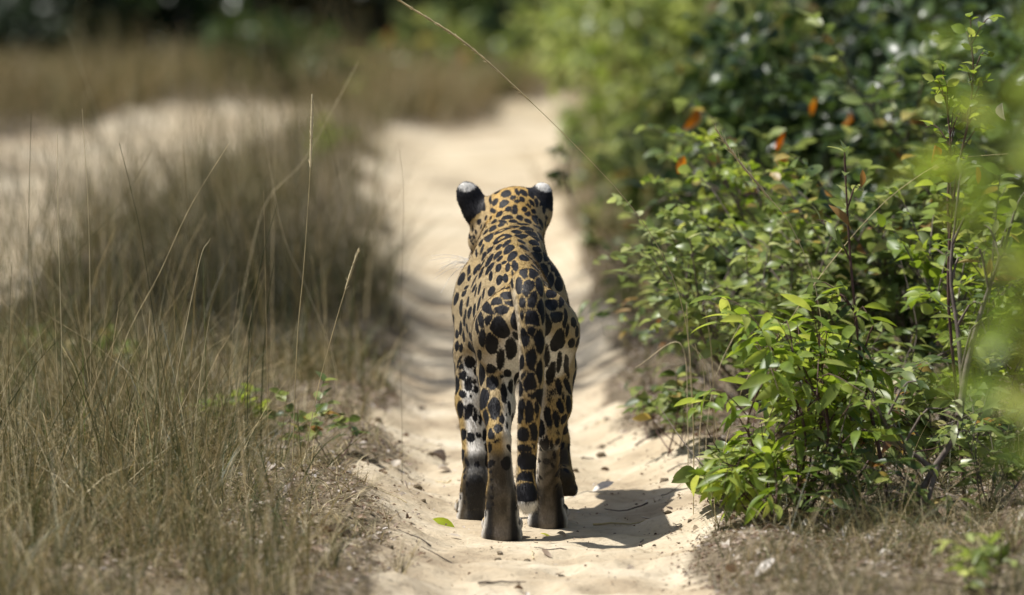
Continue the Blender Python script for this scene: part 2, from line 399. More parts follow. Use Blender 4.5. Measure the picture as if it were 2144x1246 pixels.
def build_body():
    G = ((-.20, -.19, -.012), (.20, 1.13, .80), .0052)
    B = Field(*G)
    # trunk: cross-sections from rump to chest (Y, centre x, top, bottom, half width, narrowing of the upper side)
    ks = np.array([[-.05, .036, .522, .46, .026, .2], [-.02, .036, .540, .44, .056, .25], [.06, .034, .562, .40, .080, .25], [.16, .029, .580, .335, .092, .28],
                   [.30, .015, .603, .318, .099, .30], [.44, -.001, .626, .315, .106, .36], [.56, -.007, .645, .295, .110, .44],
                   [.64, -.007, .652, .32, .106, .48], [.71, -.006, .652, .37, .094, .35], [.77, -.005, .646, .44, .066, .3], [.80, -.005, .62, .50, .03, .3]])
    sl, (X, Y, Z) = B.box((-.2, -.1, .2), (.2, .85, .72))
    I = [np.interp(Y, ks[:, 0], ks[:, i]) for i in range(6)]
    ker = np.ones(9) / 9                        # smooth the section curves along the body
    for i in range(1, 6):
        v = I[i][0, :, 0]; v = np.convolve(np.pad(v, 8, mode='edge'), np.convolve(ker, ker), 'same')[8:-8]; I[i] = v[None, :, None]
    c = (I[2] + I[3]) / 2; hh = (I[2] - I[3]) / 2
    tz = (Z - c) / hh
    w = I[4] * (1 - I[5] * np.clip(tz, 0, 1.2))
    q = np.sqrt(((X - I[1]) / w) ** 2 + tz ** 2)
    B.smin(sl, (q - 1) * np.minimum(w, hh) * .9 + np.maximum(0, np.maximum(-.05 - Y, Y - .80)), .01)
    # shoulder blades and haunches
    B.cone((-.048, .60, .588), (-.078, .62, .46), .034, .048, .04)
    B.cone((.034, .60, .588), (.070, .64, .46), .034, .056, .04)
    B.cone((-.008, .06, .500), (-.026, .11, .44), .042, .054, .035)
    B.cone((.078, .07, .500), (.087, .13, .44), .042, .050, .035)
    B.cone((-.004, .70, .572), (.002, .825, .624), .080, .070, .035)      # neck
    B.cone((-.006, .72, .49), (-.012, .83, .575), .070, .055, .03)
    # head, turned left and looking down
    Cx = np.array([.004, .868, .652]); f = np.array([-.088, .15, -.118]); f /= np.linalg.norm(f)
    s_ = np.cross(f, (0, 0, 1.)); s_ /= np.linalg.norm(s_); u = np.cross(s_, f)
    R = np.array([s_, f, u])
    B.ell(Cx, (.079, .085, .070), R, .03)
    B.ell(Cx + f * .02 + u * .004, (.078, .06, .065), R, .02)
    for sg in (-1, 1):
        B.ell(Cx + f * .055 + s_ * sg * .052 - u * .02, (.041, .052, .044), R, .02)       # cheek
        B.ell(Cx + f * .10 + s_ * sg * .033 + u * .036, (.018, .03, .012), R, .015)       # brow
        B.ell(Cx + f * .152 + s_ * sg * .021 - u * .018, (.027, .032, .026), R, .012)     # whisker pad
    B.cone(Cx + f * .07 - u * .004, Cx + f * .16 - u * .004, .050, .030, .02)
    B.cone(Cx + f * .04 - u * .05, Cx + f * .15 - u * .05, .042, .020, .02)               # jaw
    for sg in (-1, 1):
        B.ell(Cx + f * .105 + s_ * sg * .036 + u * .019, (.015, .015, .012), R, .006, cut=True)   # eye socket
    # ears
    for b0, t0, wx, out in (((1006, 458), (968, 382), .034, -1), ((1128, 458), (1137, 382), .031, 1)):
        bb = np.array(at(*b0, .868)); tt = np.array(at(*t0, .872))
        ax = tt - bb; L = np.linalg.norm(ax); ax /= L
        fr = np.array([out * .35, .94, 0]); fr -= ax * fr.dot(ax); fr /= np.linalg.norm(fr)
        sd = np.cross(fr, ax)
        Re = np.array([sd, fr, ax])
        c0 = bb + ax * L * .5
        E = Field(*[(bb - .09, bb + .14, G[2])[i] for i in range(3)])
        E = Field(G[0], G[1], G[2])
        E.ell(c0, (wx * .95, .019, L * .51), Re, .004)
        E.ell(bb + ax * .012, (wx * .95, .026, .032), Re, .015)
        E.ell(c0 + ax * .012 + fr * .018, (wx * .76, .0165, L * .42), Re, .005, cut=True)
        B.merge(E, .016)
    # limbs: (a, b, ra, rb, scale)
    def limb(parts, ells, kk):
        L = Field(*G)
        for p in parts: L.cone(*p[:4], k=.018, sc_=p[4] if len(p) > 4 else (1, 1, 1))
        for e in ells: L.ell(e[0], e[1], k=e[2] if len(e) > 2 else .012)
        hz = L.ax[2][None, None, :]
        k = (kk + (.042 - kk) * sstep(hz, .30, .43)).astype(np.float32)
        hh = np.clip(.5 + .5 * (L.f - B.f) / k, 0, 1)
        B.f = (L.f * (1 - hh) + B.f * hh - k * hh * (1 - hh)).astype(np.float32)
    def toes(x, y, z=.026, w=.042):
        return [((x - w * .72, y, z - .004), (.0165, .027, .020), .006), ((x - w * .26, y + .014, z), (.0165, .028, .022), .006),
                ((x + w * .26, y + .014, z), (.0165, .028, .022), .006), ((x + w * .72, y, z - .004), (.0165, .027, .020), .006)]
    def paw(x, y, w=.046):              # y = where the pad ends behind
        return [((x, y + .040, .085), (x, y + .043, .050), .0290, .0300), ((x, y + .043, .050), (x, y + .048, .006), .0300, .0400, (w / .0395, .95, 1))]
    # left hind, furthest back
    limb([((-.026, .11, .455), (-.033, .155, .36), .062, .051, (.82, 1.25, 1)), ((-.033, .155, .36), (-.032, .10, .285), .050, .0405, (.86, 1.2, 1)),
          ((-.032, .10, .285), (-.029, .028, .225), .0400, .0255, (.93, 1.1, 1)), ((-.029, .024, .212), (-.0235, .036, .10), .0245, .0285, (1.04, 1, 1)),
          ((-.0235, .036, .10), (-.022, .042, .07), .0285, .0295)] + paw(-.0225, .0),
         toes(-.022, .10), .008)
    # right hind, further forward
    limb([((.086, .13, .455), (.092, .24, .36), .060, .050, (.95, 1.25, 1)), ((.092, .24, .36), (.088, .215, .275), .050, .0435, (1.0, 1.2, 1)),
          ((.088, .215, .275), (.084, .178, .215), .042, .026, (1, 1.1, 1)), ((.086, .18, .205), (.080, .31, .085), .0225, .027)] + paw(.0805, .275),
         toes(.082, .378), .008)
    # left fore, pushing back
    limb([((-.070, .62, .50), (-.090, .525, .375), .060, .043, (.85, 1.1, 1)), ((-.090, .525, .375), (-.090, .495, .26), .043, .036),
          ((-.090, .495, .26), (-.082, .452, .14), .036, .0275), ((-.082, .452, .14), (-.082, .425, .08), .0275, .028)] + paw(-.083, .385, .043),
         [((-.082, .434, .135), (.019, .014, .020))] + toes(-.084, .49), .008)
    # right fore, lifted
    limb([((.060, .64, .50), (.082, .585, .375), .060, .046, (.85, 1.1, 1)), ((.082, .585, .375), (.090, .62, .27), .044, .035),
          ((.090, .62, .27), (.103, .665, .155), .035, .026), ((.103, .665, .155), (.112, .615, .088), .026, .027)],
         [((.1145, .585, .075), (.030, .034, .030))] + [((.1145 + dx, .575, .052), (.0125, .019, .016), .006) for dx in (-.024, -.008, .008, .024)], .008)
    # tail
    tp = [(1103, 596, .005, .036), (1107, 630, -.050, .034), (1113, 690, -.082, .0300), (1113, 790, -.088, .0275), (1107, 880, -.085, .0242), (1103, 960, -.080, .0212), (1101, 1008, -.088, .0215), (1105, 1052, -.112, .0225)]
    pts = spline([(*at(a, b, c_),) for a, b, c_, r in tp], 22); rr = np.interp(np.linspace(0, 1, 22), np.linspace(0, 1, len(tp)), [t[3] for t in tp])
    T = Field(*G)
    for i in range(21): T.cone(pts[i], pts[i + 1], rr[i], rr[i + 1], .004)
    hz = T.ax[2][None, None, :]
    k = (.004 + .028 * sstep(hz, .50, .57)).astype(np.float32)
    hh = np.clip(.5 + .5 * (T.f - B.f) / k, 0, 1)
    B.f = (T.f * (1 - hh) + B.f * hh - k * hh * (1 - hh)).astype(np.float32)
    V, F = B.surface()
    # keep the main piece smooth
    e = np.concatenate([F[:, [0, 1]], F[:, [1, 2]], F[:, [2, 3]], F[:, [3, 0]]])
    for it in range(4):
        acc = np.zeros_like(V); cn = np.zeros(len(V))
        np.add.at(acc, e[:, 0], V[e[:, 1]]); np.add.at(acc, e[:, 1], V[e[:, 0]]); np.add.at(cn, e.ravel(), 1)
        avg = acc / cn[:, None]
        V = V + (.5 if it % 2 == 0 else -.47) * (avg - V)
    return V, F, (Cx, f, s_, u), pts

LV, LF, HEADF, TAILP = build_body()
fn = np.cross(LV[LF[:, 1]] - LV[LF[:, 0]], LV[LF[:, 2]] - LV[LF[:, 0]])
LN = np.zeros_like(LV)
for i in range(4): np.add.at(LN, LF[:, i], fn)
LN = norm(LN)
if np.mean(np.sum(LN * (LV - np.array([.0, .35, .4])), 1)) < 0:
    LF = LF[:, ::-1]; LN = -LN

# coat: spots read off the photograph for the side it shows, the rest scattered at the same sizes.
# each row: x, y, half length, half width, turn (degrees), in the pixels of four enlargements
Z1 = '''760 190 75 14 -3|540 255 20 22 0|633 255 50 30 -45|742 280 60 45 -20|885 250 55 22 65|975 270 62 30 45|1075 290 60 28 60|467 285 18 26 0|537 360 60 17 90
600 395 55 28 -55|715 415 65 42 -35|838 338 48 30 15|880 378 38 36 0|955 355 42 28 50|1085 405 60 25 50|1145 400 58 24 80|1195 425 25 15 80|450 445 60 25 75|1042 440 38 24 40
385 520 28 18 60|575 510 40 28 40|655 550 48 32 -50|775 490 38 32 0|855 500 38 48 0|990 495 40 40 0|1020 545 42 32 30|1107 520 40 24 60|1238 495 45 20 85|480 600 38 14 -75|545 600 30 17 80
760 592 68 28 -5|925 600 42 33 20|840 640 50 20 10|1030 640 48 26 25|1125 625 65 33 60|590 648 40 22 -35|700 645 60 18 25|1200 670 70 20 65|940 680 110 12 0|680 690 40 20 -20
565 735 55 26 -35|480 780 50 22 -45|860 715 55 18 -5|1015 738 90 24 5|1170 725 70 20 15|690 760 100 25 -25 r|885 780 65 32 -5|1085 805 85 28 15|525 835 70 38 -45|420 900 65 22 -70
680 865 110 48 -28 r|935 842 82 28 -5|1120 865 65 26 18|1260 835 120 40 30|750 930 65 28 -45|950 910 62 32 -5|1118 920 65 30 15|648 978 45 36 -35|1310 940 100 50 45 r|535 1020 55 33 -40
780 1005 72 46 -50|985 990 75 42 -5|1150 1015 58 36 20|1270 1000 60 25 50|630 1085 65 32 -45|825 1095 75 45 -60|985 1120 56 58 0|1130 1115 75 52 30|1280 1120 75 42 50|1360 1100 60 22 45
1440 1070 50 32 45|1480 1170 80 26 50|460 1100 60 20 -65|525 1150 85 42 -65|660 1130 45 26 -40|430 1000 60 16 -70|355 1050 45 14 85|300 1040 30 12 80|255 720 60 14 75|315 750 50 12 80
350 780 28 14 80|265 840 70 18 65|320 845 45 18 65|300 920 45 14 60|350 905 30 15 50'''
Z2 = '''645 130 40 52 0|720 60 40 20 -10|765 125 62 28 85|860 110 75 38 80|830 190 45 18 80|980 170 52 75 0|1105 160 65 85 0|1240 165 85 42 75|1315 55 40 28 10|1375 125 42 44 0|1420 190 36 44 0
1490 180 60 20 60|420 190 75 30 -78|545 240 65 28 80|655 290 65 42 80|740 265 65 32 70|760 390 40 25 20|260 160 65 18 95|265 260 40 18 110|910 350 100 42 88|1035 375 98 66 100|1190 370 110 42 80
1320 290 80 40 90|1440 340 85 48 90|1530 400 110 25 88|1600 430 85 25 85|555 435 55 62 0|770 490 75 48 0|1340 460 65 52 -10|1100 530 105 65 100|820 330 70 18 75|960 590 80 40 85|960 740 80 28 90
620 570 65 55 0|685 670 95 55 10|830 590 45 40 0|1330 610 75 65 0|480 635 80 50 60|390 590 90 20 100|450 470 70 18 90|400 390 80 18 95|350 430 70 14 95|1470 565 65 35 100|1210 680 150 38 80
1090 790 95 105 0|1075 930 80 50 90|850 810 130 55 90|410 800 85 32 85|515 810 65 45 -60|665 915 140 95 50|1290 890 130 45 100|1400 770 80 60 0|1520 790 110 28 95|430 1045 100 42 88|1000 1070 140 50 75
1185 1090 130 60 85|1425 1080 135 78 -70|550 1120 120 75 80|810 1170 120 65 85|360 880 100 18 85|235 920 55 28 90|285 1030 55 40 60|300 1170 75 38 55|100 990 50 22 90|100 1150 60 22 95|215 730 55 24 90
245 570 70 28 85|200 460 45 20 -60|225 390 35 16 -45|155 650 100 22 93|155 920 80 18 90|160 1170 50 20 95|190 1010 70 14 85|330 680 80 25 90|1590 600 90 20 92|1540 950 90 20 100'''
Z3 = '''275 230 70 60 30|155 310 60 30 90|175 400 65 45 80|130 240 85 18 -70|100 540 110 24 90|260 520 80 52 -80|315 500 42 34 -20|170 650 50 38 50|355 360 45 30 90|355 600 45 35 90|145 860 105 45 85|255 880 100 55 -70
350 930 80 40 90|185 1180 70 35 90|285 1220 55 60 0|385 1190 45 35 0|110 1050 70 15 90|285 685 15 15 0|425 400 120 35 92|395 150 60 25 85|545 350 85 58 90|560 480 105 72 85|670 200 125 45 92|435 720 125 52 100
585 840 140 78 85|480 960 100 40 85|685 985 70 35 85|640 1100 65 50 -20|545 1170 65 45 90|465 1190 80 30 90|765 380 50 40 30|720 640 110 35 85|805 560 80 28 90|790 830 90 20 85|680 420 25 25 0|405 970 90 25 85
750 920 25 12 90|760 1070 40 14 90|1070 170 170 68 92|950 250 90 35 95|980 400 80 35 110|1180 380 150 40 90|1060 510 130 85 80|930 600 110 28 90|940 850 150 50 95|1050 860 160 75 90|1140 820 150 40 90
975 1180 90 75 0|1100 1150 120 55 85|1270 160 125 42 90|1330 370 130 50 105|1440 250 110 30 100|1530 270 110 30 90|1215 700 100 60 90|1340 640 125 50 95|1430 560 90 40 75|1450 810 95 45 75|1550 550 100 28 70
1565 790 110 40 85|1295 970 160 50 85|1400 970 110 45 80|1500 980 70 38 -60|1575 970 40 22 -60|1540 1110 90 35 -55|1500 700 80 20 80|1200 1100 110 50 90|1420 1190 60 30 90'''
Z4 = '''185 265 60 20 90|240 340 50 15 70|475 180 60 20 95|540 115 45 20 -20|470 360 45 25 -60|685 195 40 16 70|710 300 50 14 70|345 360 25 30 0|485 440 18 12 0|490 520 15 12 0|495 600 16 14 0|495 705 20 17 0|510 775 15 14 0
870 200 85 40 0|880 330 95 85 0|940 190 60 25 80|870 490 85 60 -20|775 570 50 16 -50|950 480 60 20 80|850 645 105 95 0|1040 160 55 60 0|1120 150 70 20 90|1060 330 35 28 20|1130 370 25 15 60|1185 100 60 25 85
1150 260 50 15 85|985 320 20 20 0|1230 170 40 20 -60|110 840 10 8 0|140 850 10 8 0|210 755 20 12 90|240 560 25 15 90'''
SPOTS = []
for txt, k, ox, oy in ((Z1, 1744 / 280, 940, 360), (Z2, 1744 / 280, 940, 540), (Z3, 1744 / 280, 940, 720), (Z4, 1495 / 300, 930, 900)):
    for row in txt.replace('\n', '|').split('|'):
        p = row.split()
        x, y, a, b, t = map(float, p[:5])
        SPOTS.append((ox + x / k, oy + y / k, a / k, b / k, math.radians(t), len(p) > 5))
bvh = BVHTree.FromPolygons([tuple(v) for v in LV], [tuple(f) for f in LF])
kd = KDTree(len(LV))
for i, v in enumerate(LV): kd.insert(v, i)
kd.balance()
camo = Vector((0, CAM_Y, CAM_Z))
spot = np.full(len(LV), .03); spot2 = np.full(len(LV), .03)   # distance into the nearest and the second nearest spot
def plane_hit(px, py, c, n):
    r = ray(px, py); t = (c - camo).dot(n) / r.dot(n)
    return camo + r * t
def stamp(c, A, Bv, n, ring=False):
    A, Bv = np.array(A), np.array(Bv); n = np.array(n); c = np.array(c)
    R = max(np.linalg.norm(A), np.linalg.norm(Bv))
    hits = kd.find_range(c, R * 1.6 + .012)
    if not hits: return
    ii = np.array([h[1] for h in hits]); D = LV[ii] - c
    ok = (LN[ii] @ n > .05) & (np.abs(D @ n) < .7 * R + .012)
    ii, D = ii[ok], D[ok]
    if not len(ii): return
    G = np.array([[A @ A, A @ Bv], [A @ Bv, Bv @ Bv]])
    uv = np.linalg.solve(G, np.stack([D @ A, D @ Bv]))
    rr = np.hypot(*uv); small = min(np.linalg.norm(A), np.linalg.norm(Bv))
    d = (rr - 1) * small * 1.1
    if ring: d = np.maximum(d, (.42 - rr) * small)
    spot2[ii] = np.minimum(spot2[ii], np.maximum(spot[ii], d)); spot[ii] = np.minimum(spot[ii], d)
CENT = []
for px, py, a, b, t, ring in SPOTS:
    r = ray(px, py).normalized()
    loc, n, fi, dd = bvh.ray_cast(camo, r)
    if loc is None: continue
    i = kd.find(loc)[1]; n = Vector(LN[i])
    if n.dot(-r) < .28: n = (n + (-r) * (.30 - n.dot(-r)) * 1.2).normalized()
    h = plane_hit(px, py, loc, n)
    A = plane_hit(px + a * math.cos(t), py + a * math.sin(t), loc, n) - h
    Bv = plane_hit(px - b * math.sin(t), py + b * math.cos(t), loc, n) - h
    tl = loc.y < -.045
    for q in (A, Bv):
        q *= 1.24 if tl else (1.12 if loc.y > .75 or loc.z < .3 else 1.20)
        if q.length > .06: q *= .06 / q.length
    stamp(loc, A, Bv, n, ring)
    CENT.append((np.array(loc), max(.012, .5 * (A.length + Bv.length))))
# scattered spots where the photograph does not reach
hx, hf, hs, hu = HEADF
def spot_size(v):
    if np.linalg.norm(v - (hx + hf * .06)) < .14: return .0075
    if v[2] < .12: return .006
    if v[2] < .3: return .014
    return .017
r2 = np.random.default_rng(4)
px_, py_ = project(LV)
CENTP = [c[0] for c in CENT]; CENTR = [c[1] for c in CENT]
for i in r2.permutation(len(LV))[:9000]:
    v, n = LV[i], LN[i]
    if n[2] < -.75: continue
    if n @ norm(np.array([0, CAM_Y, CAM_Z]) - v) > .5 and v[2] > .17 and bvh.ray_cast(Vector(v + n * .004), (camo - Vector(v)).normalized())[0] is None: continue
    if v[2] < .03 or (n[1] < -.5 and v[2] < .16): continue
    rs = spot_size(v) * r2.uniform(.8, 1.2)
    P = np.array(CENTP); Rr = np.array(CENTR)
    if np.any(np.linalg.norm(P - v, axis=1) < (Rr + rs) * 1.05): continue
    t1 = np.array([0, 1., -.25]) if v[2] > .4 else np.array([0, .1, 1.]); t1 = norm(t1 - n * (t1 @ n)); t2 = np.cross(n, t1)
    e = r2.uniform(1.0, 1.35)
    stamp(v, t1 * rs * e, t2 * rs / e, n, False)
    CENTP.append(v.copy()); CENTR.append(rs)
spot = np.maximum(spot, .0020 - (spot2 - spot) * .5)       # a thin tan line is left where two spots touch
# base colours of the fur
tan = np.array([.36, .245, .09]); pale = np.array([.385, .30, .175]); white = np.array([.72, .69, .63]); dusk = np.array([.017, .0165, .017])
X, Y, Z = LV.T; nX, nY, nZ = LN.T
def mixc(c, d, t): return c * (1 - t[:, None]) + d * t[:, None]
coat = np.tile(tan, (len(LV), 1))
side = sstep(np.abs(nX), .55, .95) * (Z > .3)
coat = mixc(coat, pale, .75 * side)
coat = mixc(coat, pale, .5 * sstep(.62 - Z, .02, .2) * (Z > .3))
coat = mixc(coat, white, sstep(-nZ, .35, .8) * (Z > .18))                               # belly
coat = mixc(coat, white, .95 * sstep(Y, .36, .42) * sstep(.46 - Z, .0, .12) * (X < 0) * sstep(-nY + .25, .0, .5) * sstep(nX + .72, .0, .35))    # rear of the left foreleg
inner = sstep(nX * np.where(X < .03, 1, -1), .1, .7) * sstep(.47 - Z, 0, .06) * (Y < .36) * sstep(TAILP[:, 1].max() - .03 + np.zeros(len(LV)) * 0 + Y, -.1, .0)
near_tail = np.min(np.linalg.norm(LV[:, None, :] - TAILP[None, ::2], axis=2), axis=1) < .046
is_tail = near_tail & ((Y < -.045) | (np.hypot(X - np.interp(Z, TAILP[::-1, 2], TAILP[::-1, 0]), Y - np.interp(Z, TAILP[::-1, 2], TAILP[::-1, 1])) < .036)) & (Z < .57)
coat = mixc(coat, white, .8 * inner * ~is_tail)
hind = (Y < .40) & ~is_tail
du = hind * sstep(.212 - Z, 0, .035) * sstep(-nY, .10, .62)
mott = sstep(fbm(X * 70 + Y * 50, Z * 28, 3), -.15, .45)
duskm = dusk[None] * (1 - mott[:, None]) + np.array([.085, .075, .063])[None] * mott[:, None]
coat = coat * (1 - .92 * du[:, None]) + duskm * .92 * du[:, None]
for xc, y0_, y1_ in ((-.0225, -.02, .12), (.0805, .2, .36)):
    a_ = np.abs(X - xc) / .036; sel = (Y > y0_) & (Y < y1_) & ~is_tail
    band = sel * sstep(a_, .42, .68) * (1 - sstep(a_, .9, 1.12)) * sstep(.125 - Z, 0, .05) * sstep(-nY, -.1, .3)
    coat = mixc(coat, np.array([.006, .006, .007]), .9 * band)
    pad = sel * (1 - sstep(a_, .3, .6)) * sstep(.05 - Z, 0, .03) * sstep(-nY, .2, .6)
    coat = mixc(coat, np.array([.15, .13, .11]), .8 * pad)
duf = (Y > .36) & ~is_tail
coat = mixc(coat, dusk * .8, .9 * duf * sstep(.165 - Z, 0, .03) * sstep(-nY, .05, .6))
coat = mixc(coat, white * .8, (Z < .06) * sstep(np.abs(nX), .72, .95) * ~is_tail * .9)
coat = mixc(coat, white, .2 * is_tail * sstep(-nX, .6, .95))
tip = TAILP[-1]
dt = np.linalg.norm(LV - tip, axis=1)
wt = is_tail & (Z < tip[2] + .004)
coat[wt] = white * .8; spot[wt] = np.maximum(spot[wt], .004)
spot[is_tail & (Z > .02) & (Z < .13) & (nX < .4) & ~wt] -= .002
# ears: black backs with a white patch
earmask = np.zeros(len(LV), bool)
for b0, t0, (wx_, wy_, wa, wb, wt_) in (((1003, 458), (973, 384), (978, 391, 18, 11, -.12)), ((1133, 458), (1133, 384), (1138, 388, 19, 11.5, .45))):
    bb = np.array(at(*b0, .868)); tt = np.array(at(*t0, .872)); ax = tt - bb; L = np.linalg.norm(ax); ax /= L
    rel = LV - bb; al = rel @ ax; rad = np.linalg.norm(rel - al[:, None] * ax, axis=1)
    m = (al > .0) & (rad < .043) & (np.abs(px_ - (b0[0] + t0[0]) / 2) < 46)
    sg = -1 if b0[0] < 1070 else 1
    m &= (px_ * sg > (1013 if sg < 0 else 1101) * sg)
    spot[m] = np.minimum(spot[m], ((.012 if sg < 0 else .030) - al[m] - (.5 * (sg * (px_[m] - b0[0]) / 950)))* .6)
    dx, dy = px_ - wx_, py_ - wy_
    qx, qy = dx * math.cos(wt_) + dy * math.sin(wt_), -dx * math.sin(wt_) + dy * math.cos(wt_)
    d = np.hypot(qx / wa, qy / wb) - 1
    w = m & (d < .6)
    spot[w] = np.maximum(spot[w], -d[w] * .0055)
    coat[w] = white * .8
    earmask |= m
coat = mixc(coat, white, .6 * (px_ < 1012) * (py_ > 455) * (Y > .8) * (~earmask))
coat = mixc(coat, np.array([.44, .27, .075]), .8 * (Y > .74) * (Z > .56) * ~earmask)
coat = mixc(coat, pale, .6 * (Y > .78) * sstep(np.abs(px_ - 1074), 35, 55) * ~earmask)
spot = np.clip(spot, -.03, .03)

def coat_mat():
    m, nt, p, out = new_mat('leopard_coat')
    a = N(nt, 'ShaderNodeAttribute', attribute_name='spot'); c = N(nt, 'ShaderNodeAttribute', attribute_name='coat')
    g = N(nt, 'ShaderNodeTexCoord')
    mp = N(nt, 'ShaderNodeMapping'); mp.inputs['Scale'].default_value = (1.6, .8, .8); nt.links.new(g.outputs['Object'], mp.inputs['Vector'])
    nz = N(nt, 'ShaderNodeTexNoise'); nz.inputs['Scale'].default_value = 210; nz.inputs['Detail'].default_value = 3
    nt.links.new(mp.outputs[0], nz.inputs['Vector'])
    n2 = N(nt, 'ShaderNodeTexNoise'); n2.inputs['Scale'].default_value = 55; n2.inputs['Detail'].default_value = 2
    nt.links.new(g.outputs['Object'], n2.inputs['Vector'])
    m1 = N(nt, 'ShaderNodeMath', operation='MULTIPLY_ADD'); m1.inputs[1].default_value = .0045; nt.links.new(nz.outputs['Fac'], m1.inputs[0]); nt.links.new(a.outputs['Fac'], m1.inputs[2])
    m2 = N(nt, 'ShaderNodeMath', operation='MULTIPLY_ADD'); m2.inputs[1].default_value = .0045; nt.links.new(n2.outputs['Fac'], m2.inputs[0]); nt.links.new(m1.outputs[0], m2.inputs[2])
    mr = N(nt, 'ShaderNodeMapRange', interpolation_type='SMOOTHSTEP'); off = .0045 * .5 + .0045 * .5
    mr.inputs[1].default_value = off - .001; mr.inputs[2].default_value = off + .0018; nt.links.new(m2.outputs[0], mr.inputs[0])
    v = N(nt, 'ShaderNodeMapRange'); v.inputs[1].default_value = .3; v.inputs[2].default_value = .7; v.inputs[3].default_value = .78; v.inputs[4].default_value = 1.18
    nt.links.new(nz.outputs['Fac'], v.inputs[0])
    mu = N(nt, 'ShaderNodeMix', data_type='RGBA', blend_type='MULTIPLY'); mu.inputs[0].default_value = 1
    nt.links.new(c.outputs['Color'], mu.inputs[6]); nt.links.new(v.outputs[0], mu.inputs[7])
    mx = N(nt, 'ShaderNodeMix', data_type='RGBA'); nt.links.new(mr.outputs[0], mx.inputs[0])
    mx.inputs[6].default_value = (.0075, .007, .0085, 1); nt.links.new(mu.outputs[2], mx.inputs[7])
    nt.links.new(mx.outputs[2], p.inputs['Base Color'])
    p.inputs['Roughness'].default_value = .6; p.inputs['Specular IOR Level'].default_value = .22
    p.inputs['Sheen Weight'].default_value = .03; p.inputs['Sheen Roughness'].default_value = .4
    b = N(nt, 'ShaderNodeBump'); b.inputs['Strength'].default_value = .35; b.inputs['Distance'].default_value = .002
    nt.links.new(nz.outputs['Fac'], b.inputs['Height']); nt.links.new(b.outputs[0], p.inputs['Normal'])
    return m
M['coat'] = coat_mat()
leo = empty('leopard', (0, .2, 0))
put(leo, 'spotted leopard seen from behind walking along the sandy rut with its tail hanging', 'leopard')
OFF = np.array([0, .2, 0])
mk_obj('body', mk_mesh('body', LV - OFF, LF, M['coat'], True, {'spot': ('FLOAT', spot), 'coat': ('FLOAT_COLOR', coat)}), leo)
# short fur: fine blades lying along the coat
def fur(n):
    tri = np.concatenate([LF[:, [0, 1, 2]], LF[:, [0, 2, 3]]])
    ar = np.linalg.norm(np.cross(LV[tri[:, 1]] - LV[tri[:, 0]], LV[tri[:, 2]] - LV[tri[:, 0]]), axis=1)
    r = np.random.default_rng(8)
    t = r.choice(len(tri), n, p=ar / ar.sum()); u = r.random((n, 2)); fl = u.sum(1) > 1; u[fl] = 1 - u[fl]
    wgt = np.stack([1 - u.sum(1), u[:, 0], u[:, 1]], 1)
    g = lambda A: np.einsum('nk,nk...->n...', wgt, A[tri[t]])
    P, Nn, s0, c0 = g(LV), norm(g(LN)), g(spot), g(coat)
    flow = np.zeros((n, 3)); flow[:, 1] = -.55; flow[:, 2] = -.75
    flow[P[:, 2] > .55] = (0, -1, -.1)
    flow += r.normal(0, .22, (n, 3))
    fl_ = norm(flow - Nn * np.sum(flow * Nn, 1, keepdims=True))
    L = r.uniform(.004, .008, n)
    tipd = np.linalg.norm(P - tip, axis=1); L = np.where(tipd < .04, L * 2.4, L)
    L = np.where((P[:, 2] < .06) & (tipd > .06), L * .5, L)
    L = np.where(P[:, 1] > .80, L * .7, L)
    lift = r.uniform(.15, .42, n)[:, None]
    d = norm(fl_ + Nn * lift); sd = norm(np.cross(d, Nn)) * .00055
    V = np.stack([P - sd, P + sd, P + d * L[:, None] * .6 + sd * .7, P + d * L[:, None]], 1).reshape(-1, 3)
    k = np.arange(n)[:, None] * 4
    F = np.concatenate([k + [0, 1, 2], k + [0, 2, 3]])
    me = mk_mesh('fur', V - OFF, F, M['coat'], True, {'spot': ('FLOAT', np.repeat(s0, 4)), 'coat': ('FLOAT_COLOR', np.repeat(c0, 4, 0))})
    me.normals_split_custom_set_from_vertices([tuple(v) for v in np.repeat(norm(Nn + .25 * d), 4, 0)])
    return put(mk_obj('fur', me, leo), kind='stuff')
fur(90000)
m_, nt_, p_, o_ = new_mat('whisker'); p_.inputs['Base Color'].default_value = (.8, .78, .74, 1); p_.inputs['Roughness'].default_value = .35; M['whisker'] = m_
r2 = np.random.default_rng(21)
for sg in (-1, 1):
    for k in range(14):
        b = hx + hf * (.150 + .02 * r2.random()) + hs * sg * .044 - hu * (.012 + .018 * r2.random())
        d = norm(hs * sg * 1.0 + hf * r2.uniform(-.5, .25) + hu * r2.uniform(-.45, .3)); L = r2.uniform(.06, .115)
        v, f = tube(spline([b, b + d * L * .55, b + d * L - np.array([0, 0, .35 * L]) * r2.uniform(.3, 1)], 7), np.linspace(.0007, .0003, 7), 3)
        mk_obj('whisker', mk_mesh('whisker', v - OFF, f, M['whisker']), leo)
def ball(c, r, n=12):
    th = np.linspace(0, math.pi, n // 2 + 1); ph = np.linspace(0, 2 * math.pi, n, endpoint=False)
    V = np.array([[math.sin(a) * math.cos(b), math.sin(a) * math.sin(b), math.cos(a)] for a in th for b in ph]) * r + c
    i = np.arange(n // 2)[:, None] * n; j = np.arange(n)[None]; j2 = (j + 1) % n
    return V, np.stack([i + j, i + n + j, i + n + j2, i + j2], -1).reshape(-1, 4)
m_, nt_, p_, o_ = new_mat('amber_eye'); p_.inputs['Base Color'].default_value = (.32, .24, .05, 1); p_.inputs['Roughness'].default_value = .08; M['eye'] = m_
m_, nt_, p_, o_ = new_mat('dark_pupil'); p_.inputs['Base Color'].default_value = (.004, .004, .004, 1); p_.inputs['Roughness'].default_value = .08; M['pupil'] = m_
